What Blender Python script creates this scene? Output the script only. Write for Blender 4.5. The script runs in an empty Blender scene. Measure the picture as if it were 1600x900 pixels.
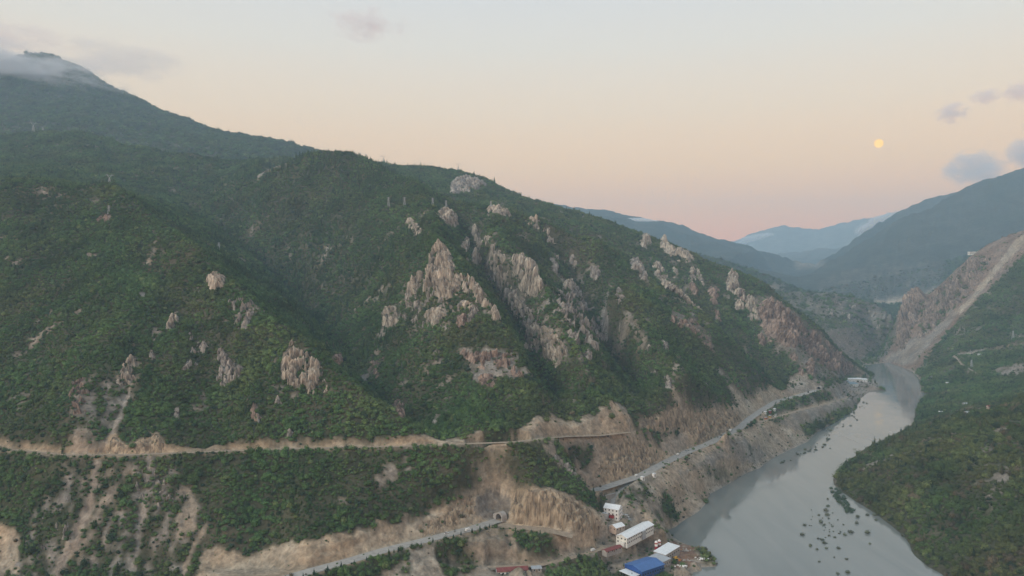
import bpy, bmesh, math, random
import numpy as np
from mathutils import Vector, Matrix
from mathutils.geometry import delaunay_2d_cdt

# ------------------------------------------------------------------ camera, sky, light, exposure
C = bpy.context.scene.collection
SC = bpy.context.scene
H = 300.0            # camera height above the river (m)
F = 1164.0           # focal length in pixels of the 1600 px wide photograph
HR = 430.0           # row of the true horizon
cam = bpy.data.cameras.new('camera')
cam.sensor_width = 36.0
cam.lens = 36.0 * F / 1600.0
cam.shift_y = -(450.0 - HR) / 1600.0
cam.clip_start = 1.0
cam.clip_end = 90000.0
cam_o = bpy.data.objects.new('camera', cam)
C.objects.link(cam_o)
cam_o.location = (0, 0, H)
cam_o.rotation_euler = (math.radians(90), 0, 0)
SC.camera = cam_o

SUN_EL, SUN_AZ = 32.0, 236.0        # soft glow of the twilight arch, behind the camera and a little to the left
w = bpy.data.worlds.new('World')
SC.world = w
w.use_nodes = True
nt = w.node_tree
for n in list(nt.nodes):
    nt.nodes.remove(n)
wo = nt.nodes.new('ShaderNodeOutputWorld')
bg = nt.nodes.new('ShaderNodeBackground')
bg2 = nt.nodes.new('ShaderNodeBackground')
addn = nt.nodes.new('ShaderNodeAddShader')
sky = nt.nodes.new('ShaderNodeTexSky')
sky.sky_type = 'NISHITA'
sky.sun_disc = False
sky.sun_elevation = math.radians(3.0)
sky.sun_rotation = math.radians(SUN_AZ)
nt.links.new(sky.outputs[0], bg2.inputs[0])
bg2.inputs[1].default_value = 0.02
tc = nt.nodes.new('ShaderNodeTexCoord')
sep = nt.nodes.new('ShaderNodeSeparateXYZ')
ramp = nt.nodes.new('ShaderNodeValToRGB')
nt.links.new(tc.outputs['Generated'], sep.inputs[0])
nt.links.new(sep.outputs[2], ramp.inputs[0])
SKY = [(0.0, (1.62, 0.42, 0.16)), (0.045, (1.72, 0.58, 0.15)), (0.085, (1.64, 0.73, 0.23)), (0.14, (1.40, 0.83, 0.38)),
       (0.21, (1.13, 0.85, 0.57)), (0.29, (0.93, 0.85, 0.73)), (0.38, (0.77, 0.79, 0.81)), (0.6, (0.61, 0.69, 0.78)), (1.0, (0.48, 0.60, 0.75))]
el = ramp.color_ramp.elements
el[0].position, el[0].color = SKY[0][0], (*SKY[0][1], 1)
el[1].position, el[1].color = SKY[-1][0], (*SKY[-1][1], 1)
for p, c in SKY[1:-1]:
    e = el.new(p)
    e.color = (*c, 1)
nt.links.new(ramp.outputs[0], bg.inputs[0])
bg.inputs[1].default_value = 1.0
nt.links.new(bg.outputs[0], addn.inputs[0])
nt.links.new(bg2.outputs[0], addn.inputs[1])
nt.links.new(addn.outputs[0], wo.inputs[0])

sl = bpy.data.lights.new('sun', 'SUN')
sl.energy = 2.6
sl.angle = math.radians(22)
sl.color = (1.0, 0.93, 0.84)
sun = bpy.data.objects.new('sun', sl)
C.objects.link(sun)
_az, _e = math.radians(SUN_AZ), math.radians(SUN_EL)
_d = Vector((math.sin(_az) * math.cos(_e), math.cos(_az) * math.cos(_e), math.sin(_e)))
sun.rotation_euler = _d.to_track_quat('Z', 'Y').to_euler()

vs = SC.view_settings
vs.view_transform = 'Standard'
vs.look = 'None'
vs.exposure = 0.0
vs.gamma = 1.0
vs.use_curve_mapping = False
SC.cycles.use_denoising = True
SC.cycles.use_adaptive_sampling = False
SC.cycles.max_bounces = 5
SC.cycles.diffuse_bounces = 2
SC.cycles.transparent_max_bounces = 8
SC.cycles.volume_bounces = 1
SC.cycles.volume_step_rate = 1.0
SC.cycles.volume_max_steps = 128

rng = np.random.default_rng(7)
random.seed(7)

# ------------------------------------------------------------------ numeric helpers
_perm = np.random.default_rng(3).permutation(256)
_perm = np.concatenate([_perm, _perm])
_g = np.random.default_rng(4).uniform(0, 2 * np.pi, 256)
_gx, _gy = np.cos(_g), np.sin(_g)


def perlin(x, y):
    xi = np.floor(x).astype(np.int64)
    yi = np.floor(y).astype(np.int64)
    xf, yf = x - xi, y - yi
    xi &= 255
    yi &= 255
    u = xf * xf * xf * (xf * (xf * 6 - 15) + 10)
    v = yf * yf * yf * (yf * (yf * 6 - 15) + 10)

    def gr(ix, iy, dx, dy):
        h = _perm[_perm[ix & 255] + (iy & 255)]
        return _gx[h] * dx + _gy[h] * dy
    a = gr(xi, yi, xf, yf)
    b = gr(xi + 1, yi, xf - 1, yf)
    c = gr(xi, yi + 1, xf, yf - 1)
    d = gr(xi + 1, yi + 1, xf - 1, yf - 1)
    return (a + u * (b - a)) * (1 - v) + (c + u * (d - c)) * v * 1.0


def fbm(x, y, octs=4, gain=0.5):
    s, a, t = 0.0, 1.0, 0.0
    for k in range(octs):
        s = s + a * perlin(x * 2 ** k + 17.3 * k, y * 2 ** k - 9.1 * k)
        t += a
        a *= gain
    return s / t * 1.6


def ridged(x, y, octs=4):
    s, a, t = 0.0, 1.0, 0.0
    for k in range(octs):
        s = s + a * (1 - 2.2 * np.abs(perlin(x * 2 ** k + 31.7 * k, y * 2 ** k + 5.3 * k)))
        t += a
        a *= 0.5
    return s / t


def inpoly(px, py, poly):
    ins = np.zeros(px.shape, bool)
    n = len(poly)
    for i in range(n):
        x1, y1 = poly[i]
        x2, y2 = poly[(i + 1) % n]
        if y1 == y2:
            continue
        c = ((y1 > py) != (y2 > py)) & (px < (x2 - x1) * (py - y1) / (y2 - y1) + x1)
        ins ^= c
    return ins


def row(z, Y):
    return HR + (H - z) * F / Y


def zof(r, Y):
    return H + (HR - r) * Y / F


def Yof(r, z):
    return (H - z) * F / (r - HR)


# ------------------------------------------------------------------ the lie of the land: ridges, gullies, shores and roads
pts = []      # (px, lnY, row)


def line(L, step=14.0, behind=None):
    """L: list of (px, row, Y). behind=(factor, slope): the ground falls away behind the crest"""
    for (a, b) in zip(L[:-1], L[1:]):
        n = max(1, int(math.hypot(b[0] - a[0], (math.log(b[2]) - math.log(a[2])) * 700) / step))
        for k in range(n):
            t = k / n
            q = (a[0] + (b[0] - a[0]) * t, a[1] + (b[1] - a[1]) * t, math.exp(math.log(a[2]) * (1 - t) + math.log(b[2]) * t))
            _put(q, behind)
    _put(L[-1], behind)


def _put(q, behind):
    pts.append((q[0], math.log(q[2]), q[1]))
    if behind:
        f, s = behind
        Y2 = q[2] * f
        z2 = max(5.0, zof(q[1], q[2]) - (Y2 - q[2]) * s)
        pts.append((q[0], math.log(Y2), row(z2, Y2)))


def water(L, z=0.0):
    return [(a, b, Yof(b, z)) for a, b in L]


SHORE_L = [(1060, 935), (1078, 900), (1090, 888), (1105, 875), (1108, 865), (1095, 857), (1075, 852), (1060, 845), (1050, 838), (1041, 829),
           (1055, 823), (1070, 812), (1091, 800), (1104, 785), (1108, 772), (1130, 756), (1150, 743), (1185, 733), (1205, 717),
           (1240, 700), (1262, 690), (1275, 677), (1295, 665), (1320, 650), (1335, 640), (1345, 622), (1368, 606), (1373, 599),
           (1362, 591), (1366, 586), (1352, 572), (1346, 565)]
SHORE_R = [(1376, 563), (1400, 570), (1425, 580), (1438, 594), (1437, 610), (1430, 640), (1424, 665), (1405, 681), (1385, 690), (1365, 700),
           (1345, 710), (1325, 722), (1312, 735), (1302, 748), (1303, 758), (1318, 770), (1340, 785), (1365, 800), (1385, 815),
           (1413, 838), (1422, 850), (1426, 866), (1450, 885), (1472, 897), (1500, 925), (1530, 960)]
line(water(SHORE_L), 7)
line(water(SHORE_R), 7)


def _mid(a, b, k):
    return [(p * (1 - k) + q * k) for p, q in zip(a, b)]


# river bed between the two shores
for d in (0.15, 0.5, 0.85):
    bed = []
    for r in (572, 580, 590, 600, 615, 632, 650, 668, 690, 710, 730, 750, 770, 790, 810, 830, 850, 870, 890, 910, 930):
        def xs(S):
            best = None
            for (a, b) in zip(S[:-1], S[1:]):
                if min(a[1], b[1]) <= r <= max(a[1], b[1]) and a[1] != b[1]:
                    x = a[0] + (b[0] - a[0]) * (r - a[1]) / (b[1] - a[1])
                    best = x if best is None else (max(best, x) if S is SHORE_L else min(best, x))
            return best
        xl, xr = xs(SHORE_L), xs(SHORE_R)
        if xl is None or xr is None:
            continue
        Y = Yof(r, 0)
        px = xl + (xr - xl) * d
        pts.append((px, math.log(Y), row(-7.0 if d == 0.5 else -3.5, Y)))

# roads: (px, row) with their heights
ROAD_LOW = [(q[0], q[1], Yof(q[1], 50)) for q in [(400, 917), (453, 902), (483, 893), (550, 875), (600, 860), (650, 848), (700, 835), (733, 827), (779, 813)]]
ROAD_2 = [(q[0], q[1], Yof(q[1], 50)) for q in [(921, 769), (950, 760), (1000, 744), (1035, 725), (1069, 708), (1107, 693), (1155, 669), (1173, 653), (1192, 640),
                                               (1213, 627), (1240, 620), (1279, 609)]]
ROAD_UP = [(q[0], q[1], Yof(q[1], 120 if len(q) < 3 else q[2])) for q in [(-260, 690), (-120, 694), (0, 701), (50, 706), (100, 711), (200, 711), (300, 707), (400, 703), (500, 700), (600, 698), (680, 696),
                                                 (740, 693), (800, 691), (850, 685, 115), (890, 682, 107), (935, 681, 101), (985, 675, 97)]]
for R in (ROAD_LOW, ROAD_2, ROAD_UP):
    line(R, 10)

# slopes below the upper road and the near bank
for px in (-260, -100, 0, 100, 200, 300, 400):
    pts += [(px, math.log(655), 892), (px, math.log(560), row(12, 560)), (px, math.log(430), row(4, 430))]
for px, zz in ((460, 18), (560, 18), (660, 18), (760, 15), (860, 12), (960, 6)):
    pts += [(px, math.log(600), row(zz, 600)), (px, math.log(430), row(2, 430))]
line([(600, 899, 655), (660, 885, 672), (720, 874, 690), (780, 872, 700), (850, 868, 712), (900, 868, 730)], 14)     # shelf below the lower road
line([(700, 905, 668), (800, 893, 704), (860, 890, 712), (930, 880, 735)], 14)
# quarry, hillock and its cliff
line([(790, 822, 750), (850, 827, 748), (900, 836, 752), (940, 838, 772)], 10)
line([(798, 774, 764), (835, 768, 765), (880, 772, 775), (925, 797, 795)], 8)
line([(745, 770, 765), (775, 772, 770), (790, 775, 772)], 8)
line([(745, 808, 748), (775, 812, 757)], 8)
line([(838, 693, 815), (832, 720, 800), (842, 745, 792), (870, 765, 790)], 8)
line([(872, 702, 838), (888, 722, 848), (905, 742, 851), (921, 764, 855)], 8)
line([(940, 714, 882), (962, 706, 902), (990, 686, 938), (1015, 690, 962), (1035, 708, 990)], 8)
line([(932, 754, 866), (965, 746, 893), (1000, 735, 930)], 8)
line([(955, 790, 842), (965, 808, 832), (985, 820, 820), (955, 852, 780), (1000, 842, 800)], 8)
line([(985, 775, 868), (1010, 785, 870), (1035, 795, 880)], 8)
pts += [(p, math.log(y), row(z, y)) for p, y, z in ((1000, 752, 6), (1040, 758, 5), (1050, 790, 5), (1080, 800, 4), (960, 740, 8), (1030, 800, 14), (1000, 690, 3), (950, 690, 6), (1060, 760, 4))]
# left spur
line([(-260, 275, 1460), (0, 287, 1430), (100, 290, 1430), (170, 300, 1400), (260, 370, 1250), (340, 430, 1110), (430, 518, 960), (480, 570, 905), (560, 622, 850), (640, 668, 815), (690, 692, 800)], 14)
line([(120, 620, 815), (200, 555, 905), (220, 480, 1010)], 14)
line([(400, 640, 820), (470, 535, 940)], 14)
# gully behind it
line([(700, 690, 815), (650, 650, 885), (600, 604, 1000), (560, 566, 1120), (520, 518, 1310), (490, 485, 1440), (440, 430, 1620), (380, 375, 1790), (320, 325, 1930), (280, 308, 2020), (180, 300, 1850), (80, 288, 1700), (-260, 280, 1650)], 14)
# central mountain
line([(330, 312, 2050), (400, 272, 2050), (445, 252, 2020), (480, 240, 2000)], 14)
line([(480, 240, 2000), (505, 234, 2000), (540, 237, 2000), (570, 246, 1980), (600, 262, 1950), (640, 284, 1880), (700, 313, 1800), (760, 324, 1750), (800, 330, 1750), (850, 350, 1750)], 14, behind=(1.10, 0.5))
line([(850, 350, 1750), (900, 380, 1740), (930, 385, 1720), (967, 417, 1680), (1017, 448, 1620), (1100, 500, 1540), (1160, 565, 1480), (1205, 615, 1465)], 14)


def nearer(L):
    return [(p, r_, Y - 0.27 * max(0, Y - 850) * min(1, max(0, (1750 - Y) / 500))) for p, r_, Y in L]


line(nearer([(640, 284, 1880), (665, 330, 1640), (680, 360, 1500), (688, 384, 1390), (735, 440, 1260), (775, 490, 1180), (800, 530, 1120), (815, 570, 1050)]), 12)
line(nearer([(720, 345, 1730), (745, 395, 1640), (785, 462, 1490), (812, 512, 1360), (830, 560, 1220), (862, 620, 1080), (880, 655, 960)]), 12)
line(nearer([(745, 345, 1640), (800, 400, 1480), (848, 440, 1400), (880, 500, 1260), (905, 560, 1140), (930, 620, 1060), (965, 640, 1010)]), 12)
line(nearer([(850, 372, 1720), (900, 440, 1680), (930, 500, 1560), (960, 560, 1430), (1000, 608, 1260), (1040, 640, 1140)]), 12)
line(nearer([(945, 440, 1500), (990, 500, 1400), (1040, 560, 1300), (1090, 600, 1240), (1130, 635, 1225)]), 12)
line([(585, 330, 1700), (600, 400, 1470), (615, 480, 1230), (665, 560, 1030), (740, 640, 890)], 14)
line([(470, 300, 1880), (520, 380, 1680), (560, 460, 1440)], 14)
# gully between the spur and the back ridge, and the back ridge
line([(600, 275, 2350), (700, 310, 2150), (880, 352, 2080), (980, 400, 2020), (1040, 446, 1930), (1110, 505, 1810), (1180, 565, 1690), (1235, 603, 1610)], 14)
line([(560, 258, 2750), (600, 258, 2700), (650, 260, 2650), (700, 268, 2620), (720, 272, 2600), (760, 281, 2570), (800, 300, 2520), (840, 315, 2480), (870, 325, 2450), (940, 344, 2400), (1000, 364, 2350),
      (1060, 386, 2300), (1100, 404, 2250), (1150, 424, 2200), (1190, 442, 2150), (1240, 480, 2100), (1280, 512, 2110), (1310, 542, 2150), (1340, 572, 2230), (1352, 583, 2290)], 12, behind=(1.11, 0.55))
line([(1000, 400, 2120), (1050, 420, 2050), (1100, 455, 1960), (1150, 500, 1850), (1200, 545, 1760)], 14)
line([(1190, 470, 2000), (1225, 510, 1860), (1245, 550, 1740), (1262, 590, 1660)], 12)
line([(1270, 555, 1960), (1300, 575, 1950), (1330, 592, 2020)], 10)
pts += [(p, math.log(y), row(z, y)) for p, y, z in ((1310, 1990, 9), (1340, 2000, 6), (1355, 2060, 5), (1330, 1900, 9), (1320, 2100, 12))]
line([(1210, 655, Yof(655, 38)), (1250, 640, Yof(640, 36)), (1290, 630, Yof(630, 30)), (1325, 622, Yof(622, 18))], 12)
# middle ridge at the left and the cloud-capped mountain
line([(-260, 205, 2700), (0, 212, 2600), (50, 205, 2600), (150, 212, 2550), (200, 225, 2500), (270, 238, 2450), (330, 245, 2420), (400, 251, 2420), (445, 246, 2450), (480, 243, 2400)], 16, behind=(1.1, 0.35))
line([(0, 252, 2150), (120, 255, 2120), (240, 275, 2120), (330, 292, 2200)], 16)
line([(-260, 130, 4600), (-100, 108, 4600), (0, 93, 4500), (40, 84, 4500), (68, 82, 4500), (90, 92, 4480), (120, 107, 4430), (150, 124, 4400), (180, 143, 4350), (220, 160, 4300), (260, 180, 4200), (320, 200, 4100),
      (380, 213, 4000), (440, 222, 3950), (480, 233, 3900), (520, 246, 3900), (600, 266, 3900)], 14, behind=(1.12, 0.5))
line([(120, 160, 3900), (200, 195, 3600), (300, 222, 3300)], 16)
line([(-100, 170, 3600), (0, 190, 3300), (100, 195, 3200)], 16)
# far ridges
line([(500, 300, 8200), (700, 320, 8200), (850, 322, 8000), (890, 328, 8000), (940, 332, 8000), (1000, 345, 8000), (1050, 354, 7800), (1100, 369, 7600), (1150, 381, 7400), (1200, 394, 7200), (1245, 407, 7000), (1275, 413, 6900)], 14, behind=(1.1, 0.45))
line([(1000, 395, 5600), (1100, 412, 5400), (1190, 424, 5300), (1245, 436, 5200)], 14)
line([(500, 330, 14000), (900, 380, 14000), (1100, 388, 14000), (1150, 379, 14000), (1180, 365, 14000), (1205, 358, 14000), (1226, 353, 14000), (1242, 361, 14000), (1264, 363, 13900), (1290, 358, 13500), (1320, 350, 13400), (1345, 345, 13200),
      (1365, 341, 13000), (1400, 334, 12800), (1480, 325, 12500), (1900, 280, 12500)], 10, behind=(1.06, 0.3))
line([(1195, 402, 10500), (1240, 396, 10500), (1290, 392, 10300), (1340, 385, 10000), (1370, 372, 9800), (1400, 360, 9600)], 12, behind=(1.06, 0.35))
line([(1820, 165, 6800), (1700, 215, 6300), (1600, 262, 6000), (1570, 275, 6000), (1530, 292, 6000), (1500, 305, 6000), (1470, 319, 6000), (1440, 333, 6000), (1400, 352, 6000), (1350, 379, 5950), (1320, 396, 5900), (1290, 414, 5800),
      (1262, 432, 5600), (1248, 441, 5450)], 12, behind=(1.08, 0.5))
line([(1820, 240, 7800), (1600, 268, 7600), (1500, 300, 7500), (1470, 309, 7500), (1430, 322, 7400), (1390, 344, 7400)], 12, behind=(1.06, 0.4))
line([(1250, 452, 4900), (1300, 466, 4550), (1340, 472, 4350), (1400, 472, 4200), (1450, 468, 4100), (1500, 460, 4000), (1600, 440, 3900), (1820, 400, 3900)], 12)
line([(1360, 420, 5100), (1420, 425, 4800), (1480, 420, 4700), (1560, 400, 4600)], 12)
# mid hills in the gorge
line([(1060, 395, 4300), (1120, 405, 4250), (1160, 416, 4200), (1200, 430, 4100), (1240, 447, 4000), (1262, 456, 3950)], 12, behind=(1.08, 0.5))
line([(1170, 450, 3200), (1215, 458, 3250), (1245, 457, 3300), (1290, 455, 3300), (1330, 463, 3250), (1370, 476, 3150), (1392, 487, 3050), (1402, 505, 2950)], 10, behind=(1.08, 0.5))
line([(1240, 515, 2800), (1290, 530, 2750), (1345, 558, 2690), (1375, 560, 2680)], 12)
# right-hand side
line([(1376, 562, 2650), (1388, 540, 2680), (1400, 505, 2740), (1412, 476, 2800), (1425, 460, 2850), (1441, 455, 2870), (1450, 464, 2870), (1465, 450, 2870), (1520, 397, 2880), (1560, 376, 2880), (1600, 357, 2880), (1700, 320, 2950), (1820, 290, 3000)], 8, behind=(1.10, 0.7))
line([(1415, 560, 2480), (1450, 520, 2530), (1500, 465, 2600), (1560, 415, 2680), (1600, 390, 2720), (1820, 320, 2800)], 12)
line([(1440, 590, 2120), (1490, 556, 2150), (1540, 550, 2100), (1600, 545, 2050), (1820, 520, 2000)], 12)
line([(1600, 460, 2400), (1540, 500, 2330), (1820, 400, 2450)], 14)
line([(1450, 620, 1860), (1500, 605, 1850), (1560, 590, 1800), (1640, 575, 1750), (1820, 560, 1700)], 14)
line([(1445, 660, 1500), (1500, 655, 1430), (1560, 650, 1380), (1640, 640, 1330), (1820, 620, 1250)], 14)
for Y, x0 in ((700, 432), (780, 434), (860, 440), (940, 448), (1020, 456), (1100, 475), (1200, 540)):     # near right slope, rising from the shore
    for dx in (25, 70, 130, 210, 320, 460):
        X = x0 + dx
        px = 800 + F * X / Y
        if px < 1850:
            pts.append((px, math.log(Y), row(dx * (0.46 if dx < 150 else 0.44) * (1.0 if Y < 1050 else 0.8), Y)))
for Y in (430, 540, 620):
    for dx in (20, 90, 200):
        X = 440 + dx
        px = 800 + F * X / Y
        if px < 1850:
            pts.append((px, math.log(Y), row(dx * 0.4, Y)))
pts += [(p, math.log(430), row(-6, 430)) for p in (1100, 1250, 1400, 1600)]
# rim
for p in (-280, 300, 800, 1300, 1880):
    pts += [(p, math.log(17000), row(200, 17000)), (p, math.log(395), row(-2, 395))]
for Y in (520, 700, 1000, 1700, 3400, 5600, 9000):
    pts += [(-280, math.log(Y), {520: row(8, 520), 700: row(80, 700), 1000: 480, 1700: 285, 3400: 200, 5600: 180, 9000: 250}[Y])]
for Y in (3300, 4700, 9000):
    pts += [(1880, math.log(Y), {3300: 380, 4700: 380, 9000: 330}[Y])]

# ------------------------------------------------------------------ triangulate and raster on a fan-shaped grid
KV = 700.0
P = np.array(pts)
co = np.stack([P[:, 0], P[:, 1] * KV], 1)
_, ui = np.unique(np.round(co / 0.5).astype(int), axis=0, return_index=True)
P, co = P[ui], co[ui]
res = delaunay_2d_cdt([Vector(c) for c in co], [], [], 0, 1e-5)
tv = np.array([list(v) for v in res[0]])
orig = [o[0] if o else 0 for o in res[3]]
tr = P[orig, 2]
DP = 2.05
PXC = np.arange(-220, 1820.1, DP)
LN = np.concatenate([np.arange(math.log(430), math.log(560), 0.006), np.arange(math.log(560.5), math.log(1250), 0.0026), np.arange(math.log(1253), math.log(3050), 0.004), np.arange(math.log(3055), math.log(16300), 0.0105)])
NU, NV = len(PXC), len(LN)
ROW = np.full((NV, NU), np.nan)
for f in res[2]:
    a, b, c = (tv[i] for i in f)
    x0, x1 = min(a[0], b[0], c[0]), max(a[0], b[0], c[0])
    y0, y1 = min(a[1], b[1], c[1]) / KV, max(a[1], b[1], c[1]) / KV
    i0, i1 = np.searchsorted(PXC, x0 - 1e-6), np.searchsorted(PXC, x1 + 1e-6)
    j0, j1 = np.searchsorted(LN, y0 - 1e-9), np.searchsorted(LN, y1 + 1e-9)
    if i0 >= i1 or j0 >= j1:
        continue
    gx, gy = np.meshgrid(PXC[i0:i1], LN[j0:j1] * KV)
    d = (b[1] - c[1]) * (a[0] - c[0]) + (c[0] - b[0]) * (a[1] - c[1])
    if abs(d) < 1e-9:
        continue
    l1 = ((b[1] - c[1]) * (gx - c[0]) + (c[0] - b[0]) * (gy - c[1])) / d
    l2 = ((c[1] - a[1]) * (gx - c[0]) + (a[0] - c[0]) * (gy - c[1])) / d
    l3 = 1 - l1 - l2
    m = (l1 >= -1e-6) & (l2 >= -1e-6) & (l3 >= -1e-6)
    sub = ROW[j0:j1, i0:i1]
    sub[m] = (l1 * tr[f[0]] + l2 * tr[f[1]] + l3 * tr[f[2]])[m]
bad = np.isnan(ROW)
if bad.any():
    for j in range(NV):
        b_ = bad[j]
        if b_.any() and not b_.all():
            ROW[j, b_] = np.interp(PXC[b_], PXC[~b_], ROW[j, ~b_])
YY = np.exp(LN)[:, None] * np.ones((1, NU))
XX = (PXC[None, :] - 800) / F * YY
Z0 = zof(ROW, YY)


def blur(A, r, n=2):
    for _ in range(n):
        for ax in (0, 1):
            B = np.pad(A, [(r, r) if k == ax else (0, 0) for k in (0, 1)], mode='edge')
            cs = np.cumsum(B, axis=ax)
            cs = np.concatenate([np.zeros_like(np.take(cs, [0], ax)), cs], ax)
            n_ = A.shape[ax]
            A = (np.take(cs, np.arange(2 * r + 1, 2 * r + 1 + n_), ax) - np.take(cs, np.arange(0, n_), ax)) / (2 * r + 1)
    return A


Zb = blur(Z0, 2, 2)
hi = np.clip((Z0 - 6) / 25, 0, 1) * np.where(YY > 3000, 0.25, 1.0)
Z = Z0 * (1 - hi) + Zb * hi

# relief at many scales, stronger where the ground is far and high, none by the water
amp = np.clip((Z - 3) / 60, 0, 1)
warp = fbm(XX / 260, YY / 260, 3) * 60
rel = fbm((XX + warp) / 230, (YY - warp) / 300, 4) * 15 + ridged((XX * 0.9 + YY * 0.25 + warp) / 120, (YY - XX * 0.2) / 260, 4) * 12
rel = rel + fbm(XX / 42, YY / 60, 3) * 3.2
far = np.clip((YY - 2500) / 3000, 0, 1)
rel = rel * (1 - 0.75 * far) + far * (ridged((XX + warp * 4) / 900, (YY + warp * 6) / 1300, 5) * 120 - 30) * np.clip((Z - 100) / 500, 0.15, 1)
near = np.clip((YY - 520) / 650, 0.2, 1)
crest_keep = 1.0
Z = Z + rel * amp * near * 0.8
# ravines bite in, crests stand out
def groove(L, depth, width):
    global Z
    A = np.array([((p - 800) / F * Y, Y) for p, r_, Y in L])
    q = []
    for a, b in zip(A[:-1], A[1:]):
        n_ = max(1, int(np.linalg.norm(b - a) / 12))
        q += [a + (b - a) * k / n_ for k in range(n_)]
    q = np.array(q)
    j0, j1 = np.searchsorted(LN, math.log(q[:, 1].min() - 2.5 * width)), np.searchsorted(LN, math.log(q[:, 1].max() + 2.5 * width))
    sx, sy = XX[j0:j1] + fbm(XX[j0:j1] / 50, YY[j0:j1] / 50, 2) * 14, YY[j0:j1] + fbm(XX[j0:j1] / 50 + 7, YY[j0:j1] / 50, 2) * 14
    best = np.full(sx.shape, 1e12)
    for k in q:
        best = np.minimum(best, (sx - k[0]) ** 2 + (sy - k[1]) ** 2)
    d = np.sqrt(best) / width
    Z[j0:j1] -= 0.78 * depth * np.clip(1 - d, 0, 1) ** 1.3 * amp[j0:j1]


groove([(640, 640, 905), (600, 604, 1000), (560, 566, 1120), (520, 518, 1310), (490, 485, 1440), (440, 430, 1620), (380, 375, 1790), (320, 325, 1930)], 34, 85)
groove(nearer([(720, 345, 1730), (745, 395, 1640), (785, 462, 1490), (812, 512, 1360), (830, 560, 1220), (862, 620, 1080)]), 30, 48)
groove(nearer([(860, 385, 1720), (900, 440, 1680), (930, 500, 1560), (960, 560, 1430), (1000, 608, 1260)]), 26, 50)
groove([(900, 360, 2070), (980, 400, 2020), (1040, 446, 1930), (1110, 505, 1810), (1180, 565, 1690)], 32, 75)
groove([(1060, 425, 2080), (1110, 465, 2000), (1160, 515, 1880), (1200, 560, 1760)], 18, 45)
groove([(1130, 445, 2090), (1170, 485, 1990), (1215, 540, 1850)], 18, 40)
groove([(60, 310, 1360), (90, 420, 1130), (60, 560, 920), (40, 650, 820)], 16, 60)
groove([(220, 400, 1180), (300, 500, 990), (330, 600, 860), (340, 670, 790)], 16, 50)
groove([(430, 330, 1880), (470, 400, 1680), (500, 450, 1530)], 16, 55)
groove([(560, 300, 1880), (575, 380, 1620), (590, 470, 1330), (610, 540, 1130)], 16, 60)
groove([(640, 360, 1560), (640, 430, 1330), (650, 520, 1110)], 16, 50)
groove([(150, 720, 740), (140, 790, 705), (110, 860, 672)], 9, 16)
groove([(232, 718, 742), (225, 800, 700), (205, 870, 665)], 8, 14)
groove([(205, 570, 880), (190, 650, 812), (165, 700, 765)], 7, 13)
groove([(170, 300, 1400), (260, 370, 1250), (340, 430, 1110), (430, 518, 960), (480, 570, 905), (560, 622, 850)], -16, 70)
groove([(640, 284, 1880), (665, 330, 1640), (680, 360, 1500), (690, 384, 1390)], -12, 60)
groove([(850, 350, 1750), (930, 385, 1720), (1017, 448, 1620), (1100, 500, 1540), (1160, 565, 1480)], -14, 60)
for q in range(16):          # small side ravines of the far slopes
    x0 = -240 + q * 62 + 20 * math.sin(q * 2.3)
    groove([(x0, 215, 2560), (x0 + 25, 245, 2300), (x0 + 60, 285, 2060)], 12, 45)
# banks and cuts: gullied earth
al = (XX * 0.573 + YY * 0.82)
bank = ridged(al / 13, (XX * 0.82 - YY * 0.573) / 70, 3)
Z = Z + np.where((Z > 1) & (YY < 1800), bank * 1.3 * np.clip((Z - 1) / 12, 0, 1), 0)

# ------------------------------------------------------------------ roads are cut into the slope


def world(L):
    return np.array([((p - 800) / F * Y, Y, zof(r, Y)) for p, r, Y in L])


def dens(W, d=3.0):
    out = []
    for a, b in zip(W[:-1], W[1:]):
        n = max(1, int(np.linalg.norm((b - a)[:2]) / d))
        out += [a + (b - a) * k / n for k in range(n)]
    out.append(W[-1])
    A = np.array(out)
    for _ in range(3):
        A[1:-1] = (A[:-2] + 2 * A[1:-1] + A[2:]) / 4
    return A


ROADS = {}
PROT = np.zeros(Z.shape)            # levelled ground
SOILD = np.full(Z.shape, 1e9)       # signed-ish distance above the nearest road cut


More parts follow.
